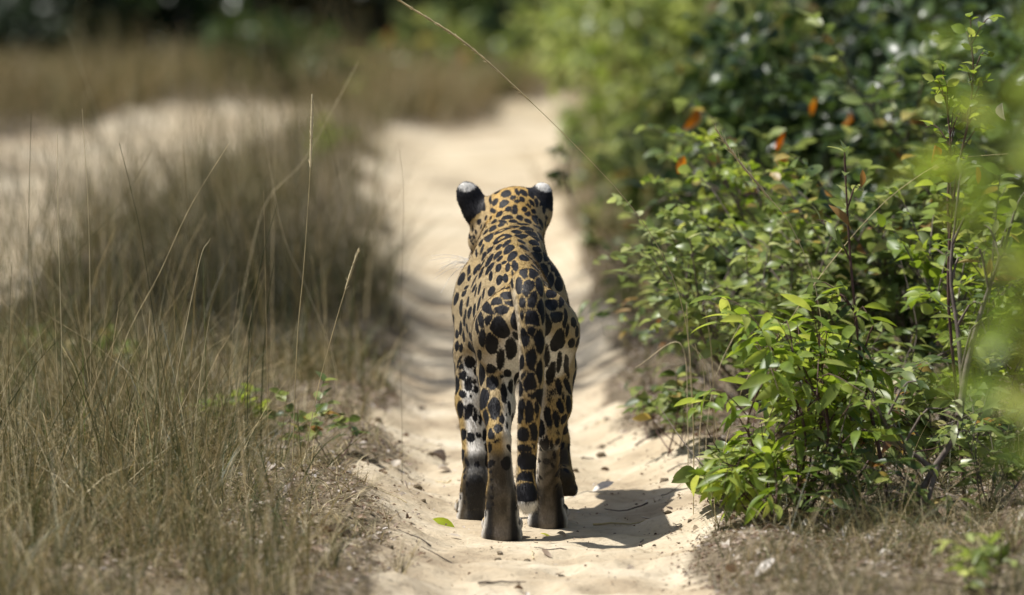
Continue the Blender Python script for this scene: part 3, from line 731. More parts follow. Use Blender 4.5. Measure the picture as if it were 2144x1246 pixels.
m_, nt_, p_, o_ = new_mat('nose_leather'); p_.inputs['Base Color'].default_value = (.16, .07, .06, 1); p_.inputs['Roughness'].default_value = .45; M['nose'] = m_
for sg in (-1, 1):
    ec = hx + hf * .098 + hs * sg * .035 + hu * .018
    eye = mk_obj('eye', mk_mesh('eye', *ball(ec - OFF, .0115), M['eye']), leo)
    mk_obj('pupil', mk_mesh('pupil', *ball(ec - OFF + norm(hf + hs * sg * .35) * .0075, .005), M['pupil']), eye)
nv, nf = ball(np.zeros(3), 1.0)
nv = nv * (.5, .35, .32); nv[:, 0] *= 1 + nv[:, 2] * 1.1
mk_obj('nose', mk_mesh('nose', (hx + hf * .181 + hu * .0) - OFF + (nv[:, [0]] * hs + nv[:, [1]] * hf + nv[:, [2]] * hu) * .034, nf, M['nose']), leo)

# ------------------------------------------------------------------ leaves, shrubs, trees
def leaf_shape(widths, bend=.25, fold=.3, twist=0.0):
    w = np.array(widths); k = len(w); t = np.linspace(0, 1, k)
    z = -bend * t ** 2 + .10 * bend
    mid = np.stack([t - bend * .25 * t ** 2, np.zeros(k), z], 1)
    L = mid[1:-1].copy(); R = mid[1:-1].copy()
    L[:, 1] += w[1:-1]; L[:, 2] += fold * w[1:-1] + twist * t[1:-1] * w[1:-1]
    R[:, 1] -= w[1:-1]; R[:, 2] += fold * w[1:-1] - twist * t[1:-1] * w[1:-1]
    V = np.vstack([mid, L, R]); m = k - 2
    F = []
    for s0, fl in ((k, False), (k + m, True)):
        T = [[0, s0, 1]]
        for i in range(m - 1): T += [[1 + i, s0 + i, s0 + i + 1], [1 + i, s0 + i + 1, 2 + i]]
        T += [[k - 2, s0 + m - 1, k - 1]]
        F += [x[::-1] for x in T] if not fl else T
    return V, np.array(F)
SHAPES = {'lance': [leaf_shape([0, .075, .125, .14, .12, .07, 0], b, .35, tw) for b, tw in ((.15, .1), (.35, 0), (.55, -.3), (.25, .4))],
          'ovate': [leaf_shape([0, .2, .27, .28, .235, .14, 0], b, .3, tw) for b, tw in ((.08, 0), (.25, .2), (.45, -.2), (.15, -.4))],
          'simple': [leaf_shape([0, .24, .2, 0], b, .25) for b in (.1, .35)],
          'curl': [leaf_shape([0, .16, .24, .25, .17, 0], b, fo, tw) for b, fo, tw in ((.6, .9, .3), (-.5, .7, -.4), (.2, 1.3, .5), (.05, .2, .1))]}
LEAFM = {}
def leaf_mesh(shape, v, mat):
    key = (shape, v, mat)
    if key not in LEAFM:
        V, F = SHAPES[shape][v]; LEAFM[key] = mk_mesh('leaf', V, F, M[mat])
    return LEAFM[key]
def frames(D, up_bias, r):              # leaf direction -> orthonormal frame with an upward looking blade
    D = norm(D); n = len(D)
    U = np.zeros((n, 3)); U[:, 2] = 1; U += r.normal(0, up_bias, (n, 3))
    S = norm(np.cross(U, D)); Nn = np.cross(D, S)
    return D, S, Nn
def join_leaves(P, D, S, Nn, L, shape, r):
    Vs, Fs, Rs = [], [], []; off = 0
    var = r.integers(0, len(SHAPES[shape]), len(P))
    for v, (tv, tf) in enumerate(SHAPES[shape]):
        ii = np.where(var == v)[0]
        if not len(ii): continue
        q = P[ii, None] + L[ii, None, None] * (tv[None, :, [0]] * D[ii, None] + tv[None, :, [1]] * S[ii, None] + tv[None, :, [2]] * Nn[ii, None])
        f = tf[None] + (np.arange(len(ii)) * len(tv))[:, None, None] + off
        Vs.append(q.reshape(-1, 3)); Fs.append(f.reshape(-1, 3)); off += len(ii) * len(tv)
        Rs.append(np.repeat(r.random(len(ii)), len(tv)))
    return np.concatenate(Vs), np.concatenate(Fs), np.concatenate(Rs)

def foliage(root, base, P, D, L, shape, mat, r, single=300, up=.5, name='leaf'):
    """single leaf objects for those that show largest, the rest joined"""
    D, S, Nn = frames(D, up, r)
    n = len(P)
    px, py = project(P)
    vis = (px > -40) & (px < W_PX + 40) & (py > -40) & (py < H_PX + 40)
    score = np.where(vis, 0, 100) + P[:, 1] + r.normal(0, .15, n) - L * 3
    order = np.argsort(score)
    one = order[:single][vis[order[:single]]] if single else order[:0]
    for i in one:
        o = bpy.data.objects.new(name, leaf_mesh(shape, int(r.integers(0, len(SHAPES[shape]))), mat))
        COL.objects.link(o); o.parent = root
        m = Matrix.Identity(4)
        for c, a in enumerate((D[i], S[i], Nn[i])):
            for k in range(3): m[k][c] = a[k] * L[i]
        for k in range(3): m[k][3] = P[i, k] - base[k]
        o.matrix_basis = m
    rest = np.setdiff1d(np.arange(n), one)
    if len(rest):
        V, F, R = join_leaves(P[rest], D[rest], S[rest], Nn[rest], L[rest], shape, r)
        put(mk_obj('foliage', mk_mesh('foliage', V - base, F, M[mat], True, {'rnd': ('FLOAT', R)}), root), kind='stuff')

def shrub(name, label, base, crown, rad, leaf, mat, n_stem=7, twigs=9, per=8, L=(.04, .065), single=300, seed=0, bark='bark', stem_r=.005, group=None, cat='shrub', droop=.25, stems=None, tw_len=(.12, .3), low=.15, up=.5):
    """stems fan from the base into an ellipsoid crown; leaves sit alternately along the twigs"""
    r = np.random.default_rng(seed + 100)
    base = np.array([base[0], base[1], float(height(np.array(base[0]), np.array(base[1])))]) if len(base) == 2 else np.array(base)
    crown = np.array(crown, float); rad = np.array(rad, float)
    root = put(empty(name, base), label, cat, group)
    P, D = [], []
    for s in range(n_stem if stems is None else len(stems)):
        if stems is None:
            d = norm(r.normal(0, 1, 3)); d[2] = abs(d[2]) * .9 - .15 if s % 3 else d[2]
            tgt = crown + d * rad * r.uniform(.65, 1.0)
            b0 = base + np.array([r.normal(0, .02), r.normal(0, .02), -.01])
            mid = (b0 * .55 + tgt * .45) + np.array([*(r.normal(0, .06, 2)), .12 * (tgt[2] - b0[2])])
            path = spline([b0, mid, tgt], 16)
        else:
            path = spline(stems[s], 18)
        bag = Bag(); rr = stem_r * r.uniform(.7, 1.2)
        bag.add(*tube(path, np.linspace(rr, rr * .3, len(path)), 6))
        for k in range(twigs):
            t = low + (1 - low) * (k + r.random()) / twigs
            i = min(int(t * (len(path) - 1)), len(path) - 2)
            p0 = path[i]; ax = norm(path[i + 1] - path[i])
            d = norm(r.normal(0, 1, 3)); d[2] = d[2] * .6 + .25
            d = norm(d + .5 * ax + .35 * norm(p0 - np.array([base[0], base[1], p0[2] - .1])))
            if k == twigs - 1: d = ax
            ln = r.uniform(*tw_len)
            tw = spline([p0, p0 + d * ln * .55 + np.array([0, 0, .02]), p0 + d * ln + np.array([0, 0, -droop * ln * r.random()])], 6)
            bag.add(*tube(tw, np.linspace(rr * .4, rr * .15, 6), 4))
            side = norm(np.cross(d, (0, 0, 1.)))
            for q in range(per):
                u = (q + .6) / per; j = u * 5; a = int(min(j, 4)); pp = tw[a] + (tw[min(a + 1, 5)] - tw[a]) * (j - a)
                sg = 1 if q % 2 else -1
                ld = norm(d * .7 + side * sg * r.uniform(.5, 1.1) + r.normal(0, .22, 3) - np.array([0, 0, droop * r.uniform(.3, 1.6)]))
                P.append(pp); D.append(ld)
        if stems is None and n_stem > 5 and s % 2 == 0:
            p0 = path[int(r.integers(5, 14))]; d = norm(r.normal(0, 1, 3) * (1, 1, .5) + (0, -.3, .5)); ln = r.uniform(.12, .3)
            bag.add(*tube(spline([p0, p0 + d * ln * .5 + r.normal(0, .015, 3), p0 + d * ln + r.normal(0, .03, 3)], 7), np.linspace(.0022, .0007, 7), 4))
        mk_obj('branch', bag.mesh('branch', M[bark]), root).location = -Vector(base)
    P, D = np.array(P), np.array(D)
    Ls = r.uniform(L[0], L[1], len(P))
    foliage(root, base, P, D, Ls, leaf, mat, r, single, up)
    return root, P

def bush_mass(name, label, base, crown, rad, mat, n, L, seed, group=None, shape='simple', cat='shrub', clumps=26, bark='bark', nb=7):
    """a dense bush further off: leaves gathered in clumps on branches"""
    r = np.random.default_rng(seed + 500)
    base = np.array([base[0], base[1], float(height(np.array(base[0]), np.array(base[1])))])
    crown = np.array(crown, float); rad = np.array(rad, float)
    root = put(empty(name, base), label, cat, group)
    d = norm(r.normal(0, 1, (clumps, 3))); cc = crown + d * rad * (r.uniform(.3, 1, (clumps, 1)) ** .6); cs = rad.mean() * r.uniform(.16, .34, clumps)
    cc[:, 2] = np.maximum(cc[:, 2], .1)
    k = r.integers(0, clumps, n)
    P = cc[k] + r.normal(0, 1, (n, 3)) * cs[k][:, None] * .6
    P[:, 2] = np.maximum(P[:, 2], .04)
    D = norm(P - cc[k]) + r.normal(0, .5, (n, 3)) - np.array([0, 0, .3])
    Ls = r.uniform(L[0], L[1], n)
    D, S, Nn = frames(D, .5, r)
    V, F, R = join_leaves(P, D, S, Nn, Ls, shape, r)
    put(mk_obj('crown', mk_mesh('crown', V - base, F, M[mat], True, {'rnd': ('FLOAT', R)}), root), kind='stuff')
    for s in range(nb):
        tgt = cc[s % clumps]
        v, f = tube(spline([base - (0, 0, .02), (base + tgt) / 2 + r.normal(0, .05, 3), tgt], 8), np.linspace(.012, .004, 8), 6)
        mk_obj('branch', mk_mesh('branch', v - base, f, M[bark]), root)
    return root

def tree(name, label, base, h, crown, rad, mat, n, L, seed, group=None, trunk_r=.12, clumps=40):
    r = np.random.default_rng(seed + 900)
    base = np.array([base[0], base[1], float(height(np.array(base[0]), np.array(base[1])))])
    crown = np.array(crown, float); rad = np.array(rad, float)
    root = put(empty(name, base), label, 'tree', group)
    tp = spline([base - (0, 0, .1), base + np.array([r.normal(0, .1), r.normal(0, .1), h * .5]), np.array([crown[0], crown[1], h])], 12)
    v, f = tube(tp, np.linspace(trunk_r * 1.25, trunk_r * .5, 12), 10)
    trunk = mk_obj('trunk', mk_mesh('trunk', v - base, f, M['bark']), root)
    d = norm(r.normal(0, 1, (clumps, 3))); cc = crown + d * rad * (r.uniform(.15, 1, (clumps, 1)) ** .5); cs = rad.mean() * r.uniform(.10, .2, clumps)
    for s in range(12):
        a = tp[6 + s % 6]; b = cc[s]
        v, f = tube(spline([a, (a + b) / 2 + np.array([0, 0, .2]), b], 8), np.linspace(trunk_r * .35, .012, 8), 6)
        mk_obj('limb', mk_mesh('limb', v - base, f, M['bark']), root)
    k = r.integers(0, clumps, n)
    P = cc[k] + r.normal(0, 1, (n, 3)) * cs[k][:, None]
    D = r.normal(0, 1, (n, 3)) - np.array([0, 0, .4])
    D, S, Nn = frames(D, .6, r)
    V, F, R = join_leaves(P, D, S, Nn, r.uniform(L[0], L[1], n), 'simple', r)
    put(mk_obj('crown', mk_mesh('crown', V - base, F, M[mat], True, {'rnd': ('FLOAT', R)}), root), kind='stuff')
    return root

def blades(name, label, X, Y, Hh, mat, seed, lean=.35, width=.0016, seg=5, cat='grass', curl=.5, wind=(-.05, 0)):
    """thin curved blades joined into one mass"""
    r = np.random.default_rng(seed)
    n = len(X); Z = height(X, Y) - .008
    az = r.uniform(0, 2 * math.pi, n); ln = np.abs(r.normal(0, lean, n)); cu = np.minimum(r.uniform(0, curl, n) * np.where(r.random(n) < .25, 2.2, 1), 1.15)
    t = np.linspace(0, 1, seg)
    hor = Hh[:, None] * (ln[:, None] * t + cu[:, None] * t ** 2.2)
    ver = Hh[:, None] * (t - .55 * cu[:, None] * t ** 2.4) * np.cos(np.arctan(ln))[:, None]
    C = np.stack([X[:, None] + hor * np.cos(az)[:, None] + wind[0] * Hh[:, None] * t, Y[:, None] + hor * np.sin(az)[:, None] + wind[1] * Hh[:, None] * t, Z[:, None] + np.maximum(ver, 0)], -1)
    fa = r.uniform(0, math.pi, n); sd = np.stack([np.cos(fa), np.sin(fa), np.zeros(n)], -1)
    w = width * r.uniform(.6, 1.5, n)[:, None] * np.linspace(1, .25, seg)[None]
    V = np.stack([C - sd[:, None] * w[..., None], C + sd[:, None] * w[..., None]], 2).reshape(-1, 3)
    k = np.arange(n)[:, None] * seg * 2; i = np.arange(seg - 1)[None] * 2
    b = k + i
    F = np.stack([b, b + 1, b + 3, b + 2], -1).reshape(-1, 4)
    me = mk_mesh(name, V, F, M[mat], True, {'rnd': ('FLOAT', np.repeat(r.random(n), seg * 2))})
    return put(mk_obj(name, me), label, cat, None, 'stuff')

PXW = lambda px, py, Y: np.array(at(px, py, Y))
def ground_px(px, py):                  # where a pixel's ray meets the ground
    Y = 0.0
    for _ in range(30):
        p = at(px, py, Y); h = float(height(np.array(p.x), np.array(Y)))
        r = ray(px, py); t = (h - CAM_Z) / r.z; Y = .5 * Y + .5 * (CAM_Y + r.y * t)
    return PXW(px, py, Y)

# --- right verge, shrubs in and near focus
b = ground_px(1670, 1085)
shrub('leafy_shrub', 'low lime green shrub with long drooping pointed leaves beside the sandy rut', (b[0], b[1]), PXW(1650, 740, b[1] + .05), (.17, .17, .14), 'lance', 'lime', 9, 7, 7, (.05, .095), 300, 1, 'redbark', .004, droop=.55, low=.35, tw_len=(.10, .2))
b2 = ground_px(1600, 1085)
shrub('leafy_shrub', 'knee-high lime sprout with drooping leaves at the foot of the larger lime shrub', (b2[0] + .02, b2[1] - .04), PXW(1590, 990, b2[1] - .04), (.11, .12, .075), 'lance', 'lime', 8, 4, 6, (.045, .08), 200, 2, 'redbark', .003, droop=.6, low=.3, tw_len=(.06, .13))
b3 = ground_px(1760, 1040)
shrub('leafy_shrub', 'dull dark green low shrub between the lime shrub and the woody stems', (b3[0], b3[1] + .1), PXW(1740, 880, b3[1] + .1), (.14, .15, .12), 'lance', 'mid', 6, 6, 6, (.05, .085), 200, 3, 'redbark', .004, droop=.4, low=.25, tw_len=(.08, .18))
shrub('leafy_shrub', 'dense shrub of small rounded glossy light green leaves behind the lime shrub', (.72, 1.5), PXW(1570, 560, 1.5), (.27, .3, .20), 'ovate', 'pale', 12, 9, 9, (.032, .05), 300, 4, 'bark', .005, low=.3, tw_len=(.1, .22))
shrub('leafy_shrub', 'spray of small bright leaves reaching out over the sandy rut on thin grey branches', (.85, 2.1), PXW(1480, 400, 2.0), (.17, .25, .10), 'ovate', 'lime', 6, 7, 8, (.03, .045), 260, 5, 'bark', .005, low=.55, tw_len=(.08, .18))
shrub('leafy_shrub', 'mid green shrub with mixed oval leaves behind the tall red stem', (1.0, 1.6), PXW(1800, 470, 1.6), (.24, .3, .24), 'ovate', 'mid', 11, 9, 8, (.038, .06), 300, 6, 'bark', .005, low=.25, tw_len=(.1, .22))
shrub('leafy_shrub', 'yellowish green shrub of oval leaves behind the thin climbing twig', (1.12, .9), PXW(2060, 560, .9), (.22, .25, .24), 'ovate', 'lime', 10, 8, 8, (.035, .055), 300, 7, 'bark', .005, low=.25, tw_len=(.1, .22))
shrub('leafy_shrub', 'pale grey green shrub low down behind the woody forked stems', (1.15, 1.3), PXW(2040, 800, 1.2), (.25, .3, .14), 'lance', 'pale', 7, 6, 6, (.04, .07), 200, 8, 'bark', .004, low=.3)
shrub('leafy_shrub', 'light green low shrub leaning over the rut edge above the seedlings', (.58, 2.4), PXW(1470, 640, 2.4), (.17, .3, .15), 'lance', 'mid', 9, 7, 7, (.04, .065), 280, 9, 'bark', .004, low=.25)
shrub('leafy_shrub', 'dark leaved shrub standing behind the rounded-leaf shrub', (1.15, 2.9), PXW(1700, 330, 2.9), (.40, .35, .32), 'ovate', 'mid', 14, 9, 8, (.045, .07), 300, 10, 'bark', .006, low=.2)
for k, (x_, y_, h_, rp, lf, mt, la) in enumerate(((2070, 1075, .20, .13, 'lance', 'pale', 'low shrub of long grey-green leaves right of the woody forked shrub'), (1765, 1110, .12, .10, 'lance', 'mid', 'short dark leafy sprout in front of the straight red stem'),
        (1950, 1010, .16, .12, 'ovate', 'mid', 'low dark oval-leaved plant behind the woody forked stem'), (2120, 960, .30, .14, 'lance', 'lime', 'light green sprout with long leaves rising behind the grey-green shrub'), (1560, 1060, .06, .07, 'ovate', 'pale', 'creeping pale plant at the front foot of the lime shrub'),
        (1830, 960, .2, .13, 'lance', 'mid', 'tangled dull green shrub around the straight red stem'))):
    bq = ground_px(x_, y_)
    shrub('low_shrub', la, tuple(bq), bq + np.array([0, .02, h_]), (rp, rp, h_ * .7), lf, mt, 6, 5, 6, (.035, .07), 150, 80 + k, 'bark', .003, low=.2, tw_len=(.05, .13), droop=.35)
# stems traced where they stand
b = ground_px(1865, 1070); y0 = b[1]
shrub('sapling', 'slender sapling with one straight dark red stem and few long leaves', tuple(b), b, (1, 1, 1), 'lance', 'mid', twigs=9, per=4, L=(.05, .075), single=80, seed=20, bark='redbark', stem_r=.0052, cat='sapling', low=.45, tw_len=(.06, .14), droop=.3,
      stems=[[b - (0, 0, .02), PXW(1838, 930, y0), PXW(1806, 780, y0 + .02), PXW(1782, 560, y0 + .03), PXW(1768, 330, y0 + .03)]])
b = ground_px(1888, 1092); y0 = b[1]
shrub('woody_shrub', 'woody shrub with a grey forked stem leaning away from the rut', tuple(b), b, (1, 1, 1), 'lance', 'mid', twigs=7, per=4, L=(.045, .07), single=150, seed=21, bark='bark', stem_r=.0085, cat='shrub', low=.55, tw_len=(.06, .15),
      stems=[[b - (0, 0, .02), PXW(1950, 990, y0), PXW(2010, 885, y0), PXW(2008, 720, y0 + .05), PXW(1990, 570, y0 + .08), PXW(2005, 430, y0 + .1)],
             [PXW(1955, 985, y0), PXW(1925, 960, y0), PXW(1880, 925, y0 - .02), PXW(1838, 860, y0 - .02)],
             [PXW(2008, 870, y0), PXW(2030, 740, y0 + .02), PXW(2065, 620, y0 + .02), PXW(2110, 500, y0 + .02)],
             [PXW(1962, 975, y0), PXW(1945, 1040, y0 - .03), PXW(1935, 1085, y0 - .05)]])
b = ground_px(2010, 1030); y0 = b[1] - .25
b = on_ground(b[0], y0)
shrub('climbing_twig', 'thin upright twig with small paired light green leaves above the other shrubs', tuple(b), b, (1, 1, 1), 'ovate', 'lime', twigs=16, per=4, L=(.022, .04), single=80, seed=22, bark='redbark', stem_r=.004, cat='twig', low=.42, tw_len=(.03, .09), droop=.1,
      stems=[[b, PXW(2000, 800, y0), PXW(1985, 600, y0), PXW(1998, 400, y0), PXW(2028, 250, y0), PXW(2038, 150, y0), PXW(2032, 60, y0)],
             [PXW(1990, 560, y0), PXW(1985, 420, y0 + .02), PXW(1990, 300, y0 + .03), PXW(1975, 170, y0 + .03)]])
# seedlings by the rut
for k, (x_, y_, h_, l_, la, rp) in enumerate(((1420, 945, .13, (.035, .055), 'small dark green seedling with broad leaves on the right bank of the rut', .08),
                                       (1355, 925, .08, (.03, .045), 'tiny flat-leaved seedling on the bank next to the broad-leaved seedling', .07))):
    b = ground_px(x_, y_)
    shrub('seedling', la, tuple(b), b + np.array([0, 0, h_]), (rp, rp, h_ * .6), 'ovate', 'mid', 5, 3, 5, l_, 75, 30 + k, 'redbark', .002, cat='seedling', low=.3, tw_len=(.04, .08))
b = ground_px(2085, 1243)
shrub('seedling', 'bright green seedling in the leaf litter in front of the woody shrub', tuple(b), b + np.array([.0, 0, .07]), (.08, .08, .05), 'lance', 'sunlit', 6, 3, 5, (.035, .06), 90, 33, 'redbark', .002, cat='seedling', low=.2, tw_len=(.04, .08))
# left verge plants
for k, (x_, y_, h_, rp, m_, la) in enumerate(((705, 965, .12, .055, 'mid', 'upright dark green seedling with round leaves at the edge of the grass strip'),
                                        (470, 905, .05, .05, 'lime', 'small bright lime plant low in the dry grass'),
                                        (255, 790, .06, .08, 'mid', 'flat dark green weed hidden in the dry grass strip'),
                                        (110, 770, .06, .07, 'mid', 'broad-leaved weed at the far side of the dry grass strip'),
                                        (690, 350, .10, .07, 'lime', 'blurred bright green sprout on the grass strip far behind the leopard'))):
    b = ground_px(x_, y_)
    shrub('seedling', la, tuple(b), b + np.array([0, 0, h_]), (rp, rp, h_ * .6), 'ovate', m_, 4, 4, 4, (.032, .052), 64, 40 + k, 'redbark', .0018, cat='seedling', low=.25, tw_len=(.03, .07), droop=.05)
# bare twig with a few leaves beside the rut behind the leopard
b = ground_px(1375, 700); y0 = b[1]
rt, _ = shrub('dead_branch', 'bare thin branch with one tuft of leaves leaning over the rut behind the leopard', tuple(b), b, (1, 1, 1), 'ovate', 'mid', twigs=2, per=5, L=(.035, .05), single=20, seed=50, bark='twig', stem_r=.004, cat='branch', low=.8, tw_len=(.03, .05),
      stems=[[b, PXW(1300, 530, y0), PXW(1215, 440, y0), PXW(1165, 365, y0)], [PXW(1195, 410, y0), PXW(1185, 360, y0), PXW(1200, 310, y0)], [PXW(1320, 560, y0), PXW(1280, 545, y0), PXW(1245, 520, y0)]])
# sapling close to the camera, out of focus at the right edge
shrub('sapling', 'out-of-focus sapling with large bright yellow-green leaves reaching in at the right edge', (.95, -8.2), (.68, -8.2, 1.40), (.14, .25, .18), 'ovate', 'lime', 9, 6, 5, (.05, .085), 200, 60, 'bark', .004, cat='sapling', low=.5, tw_len=(.07, .15))

# orange dead leaves caught in the shrubs
for k, (x_, y_, Y_, L_, la) in enumerate(((1452, 222, 4.2, .075, 'single orange dead leaf hanging point-down above the spray of small leaves'),
        (1640, 275, 3.2, .07, 'large orange-brown dead leaf hanging among dark leaves'), (1638, 320, 3.0, .07, 'ochre dead leaf hanging just under the orange-brown one'),
        (1708, 205, 4.0, .05, 'small orange dead leaf in the dark upper shrubs'), (1775, 235, 4.0, .05, 'second small orange leaf deep in the dark shrubs'),
        (1432, 325, 1.95, .045, 'narrow rust dead leaf caught in the spray of small leaves'), (1960, 300, .35, .05, 'curled rust leaf caught by the pale arching grass stalk'),
        (2045, 345, .3, .045, 'curled tan leaf hanging beneath the climbing twig'), (2100, 215, .3, .05, 'bleached crumpled leaf cluster caught near the climbing twig'))):
    r = np.random.default_rng(70 + k)
    p = PXW(x_, y_, Y_); D, S, Nn = frames(np.array([[r.normal(0, .25), r.normal(0, .2), -1.0]]), 1.0, r)
    o = mk_obj('dead_leaf', leaf_mesh('curl', k % 4, 'orange' if k < 8 else 'litter_pale')); o.name = 'dead_leaf'
    m = Matrix.Identity(4)
    for c, a in enumerate((D[0], S[0], Nn[0])):
        for q in range(3): m[q][c] = a[q] * L_
    for q in range(3): m[q][3] = p[q]
    o.matrix_basis = m; put(o, la, 'leaf', None)

# --- bushes further back along the right side
BM = [('dark', .95, 4.6, .95, .45, 3200, (.05, .08), 'dense dark green bush behind the in-focus shrubs'),
      ('dark', 1.45, 4.0, 1.15, .5, 3200, (.05, .08), 'tall shaded bush of dark leaves filling the right side'),
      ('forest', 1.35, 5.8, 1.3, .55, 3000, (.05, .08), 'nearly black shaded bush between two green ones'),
      ('mid', .78, 6.8, .95, .42, 3000, (.045, .07), 'blurred mid green bush at the bend of the rut edge'),
      ('dark', 1.75, 7.5, 1.5, .6, 3000, (.05, .08), 'large blurred dark bush at the right border behind the others'),
      ('mid', 1.15, 8.5, 1.2, .5, 3000, (.05, .07), 'blurred green bush with shaded underside beside the rut'),
      ('sunlit', .62, 10.2, 1.1, .46, 2300, (.05, .07), 'sunlit light green bush out of focus leaning to the track'),
      ('sunlit', 1.25, 11.0, 1.5, .55, 2300, (.05, .07), 'sunlit bush right of the leaning light green bush'),
      ('sunlit', .55, 13.2, 1.2, .50, 2300, (.05, .08), 'yellow-green sunlit bush far down the track'),
      ('sunlit', 1.2, 14.2, 1.6, .6, 3000, (.05, .08), 'far light green bush beyond the sunlit ones'),
      ('mid', 1.9, 10.0, 1.6, .6, 3000, (.05, .08), 'green bush at the back of the right side thicket'),
      ('mid', 2.2, 13.5, 1.8, .7, 3000, (.06, .09), 'broad far bush closing the thicket'),
      ('sunlit', .62, 16.2, .9, .5, 2400, (.05, .08), 'furthest sunlit bush where the track bends')]
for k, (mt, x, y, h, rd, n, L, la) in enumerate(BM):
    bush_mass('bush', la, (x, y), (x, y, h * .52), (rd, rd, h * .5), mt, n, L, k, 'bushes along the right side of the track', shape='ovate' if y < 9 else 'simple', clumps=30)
# low growth under the bushes on the right bank
for k, (mt, x, y, h, rd, la) in enumerate((('mid', .45, 4.2, .30, .16, 'small green clump on the bank behind the bare branch'), ('pale', .50, 5.6, .35, .2, 'pale green clump at the foot of the dark bush'),
                                    ('mid', .42, 8.4, .4, .2, 'low blurred clump at the rut edge'), ('pale', .36, 10.8, .4, .18, 'low light clump under the leaning light green bush'))):
    bush_mass('low_bush', la, (x, y), (x, y, h * .5), (rd, rd, h * .5), mt, 420, (.035, .055), 40 + k, None, shape='ovate', clumps=12, nb=4)

# --- forest edge at the back, shaded by its own trees and by shade put into the leaf colour
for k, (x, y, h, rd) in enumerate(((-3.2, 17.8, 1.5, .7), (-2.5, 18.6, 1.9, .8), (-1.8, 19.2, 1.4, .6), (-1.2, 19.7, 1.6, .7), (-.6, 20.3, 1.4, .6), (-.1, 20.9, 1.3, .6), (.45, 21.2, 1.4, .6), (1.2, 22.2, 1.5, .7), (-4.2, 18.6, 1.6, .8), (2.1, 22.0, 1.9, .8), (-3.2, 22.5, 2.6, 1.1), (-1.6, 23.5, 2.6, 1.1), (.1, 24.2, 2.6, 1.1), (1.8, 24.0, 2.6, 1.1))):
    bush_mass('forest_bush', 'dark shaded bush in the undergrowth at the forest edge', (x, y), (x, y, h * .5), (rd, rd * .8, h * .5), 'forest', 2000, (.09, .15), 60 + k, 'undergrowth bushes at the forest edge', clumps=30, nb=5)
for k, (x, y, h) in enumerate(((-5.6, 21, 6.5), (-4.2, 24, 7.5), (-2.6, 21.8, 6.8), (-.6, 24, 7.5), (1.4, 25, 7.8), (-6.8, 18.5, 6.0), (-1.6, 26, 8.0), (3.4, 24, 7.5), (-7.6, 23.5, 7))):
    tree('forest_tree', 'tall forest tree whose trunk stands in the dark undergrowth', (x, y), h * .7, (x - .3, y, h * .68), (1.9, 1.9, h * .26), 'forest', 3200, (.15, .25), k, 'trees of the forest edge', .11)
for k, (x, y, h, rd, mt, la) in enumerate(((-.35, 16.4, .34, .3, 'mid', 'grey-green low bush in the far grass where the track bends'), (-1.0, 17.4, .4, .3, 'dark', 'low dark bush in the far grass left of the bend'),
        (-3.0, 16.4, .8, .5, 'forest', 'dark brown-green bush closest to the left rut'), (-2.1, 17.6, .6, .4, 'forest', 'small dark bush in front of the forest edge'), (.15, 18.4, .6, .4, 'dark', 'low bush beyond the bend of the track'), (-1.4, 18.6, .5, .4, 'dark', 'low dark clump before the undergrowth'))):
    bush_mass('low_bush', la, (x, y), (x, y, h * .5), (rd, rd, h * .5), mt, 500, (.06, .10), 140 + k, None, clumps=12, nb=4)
# a tree standing left of the track: its crown shades the grass strip and the rut behind the leopard
tree('shade_tree', 'open-crowned tree left of the track shading the grass strip', (-6.0, 7.4), 5.2, (-3.5, 5.9, 6.2), (1.75, 1.9, 1.2), 'mid', 4200, (.09, .14), 30, None, .11, 46)

tree('shade_tree', 'thin-crowned tree further along the left side, dappling the left rut', (-7.2, 12.6), 5.6, (-5.2, 12.6, 6.4), (1.6, 3.6, 1.2), 'mid', 1500, (.09, .14), 31, None, .10, 44)

# --- grass
r = np.random.default_rng(77)
def scatter(n, x0, x1, y0, y1, keep):
    X = r.uniform(x0, x1, n); Y = r.uniform(y0, y1, n)
    k = r.random(n) < keep(X, Y)
    return X[k], Y[k]
off_track = lambda X, Y: np.clip(1 - 1.6 * sand_amt(X, Y), 0, 1)
tuft = lambda X, Y, s=3.0: sstep(vnoise(X * s + 9, Y * s * .8 + 4), -.18, .25)
# strip between the ruts, near part
cx_, cy_ = scatter(900, -1.5, -.30, -3.0, 3.6, lambda X, Y: off_track(X, Y) * (.25 + .75 * tuft(X, Y, 2.5)) * np.clip((-.38 - X) * 2.4, .05, 1))
kk = r.integers(0, len(cx_), 9500); hs_ = r.uniform(.5, 1.3, len(cx_))[kk]
X, Y = cx_[kk] + r.normal(0, .022, len(kk)), cy_[kk] + r.normal(0, .022, len(kk))
blades('tussock_grass', 'clumps of bent olive and straw grass on the strip between the ruts', X, Y, r.uniform(.06, .24, len(X)) * hs_, 'grass', 16, .5, .0016, seg=6, curl=1.1)
X, Y = scatter(11000, -1.5, -.2, -2.6, 3.4, lambda X, Y: off_track(X, Y))
blades('thatch', 'matted dead grass lying flat over the strip between the ruts', X, Y, r.uniform(.03, .09, len(X)), 'fargrass', 17, 1.2, .0013, curl=1.1)
X, Y = scatter(5000, -1.5, -.22, -3.0, 3.4, lambda X, Y: off_track(X, Y) * (.08 + .92 * tuft(X, Y, 4)) * np.clip(.2 + (-.30 - X) * 2.2, .04, 1))
blades('dry_grass', 'dry tan and olive grass on the strip between the ruts', X, Y, r.uniform(.05, .26, len(X)) * (.5 + .8 * np.clip((-.25 - X) * 1.5, 0, 1)), 'grass', 1, .42, .0017, curl=1.0)
X, Y = scatter(1500, -1.4, -.36, -1.5, 3.0, lambda X, Y: off_track(X, Y) * tuft(X, Y, 2.4))
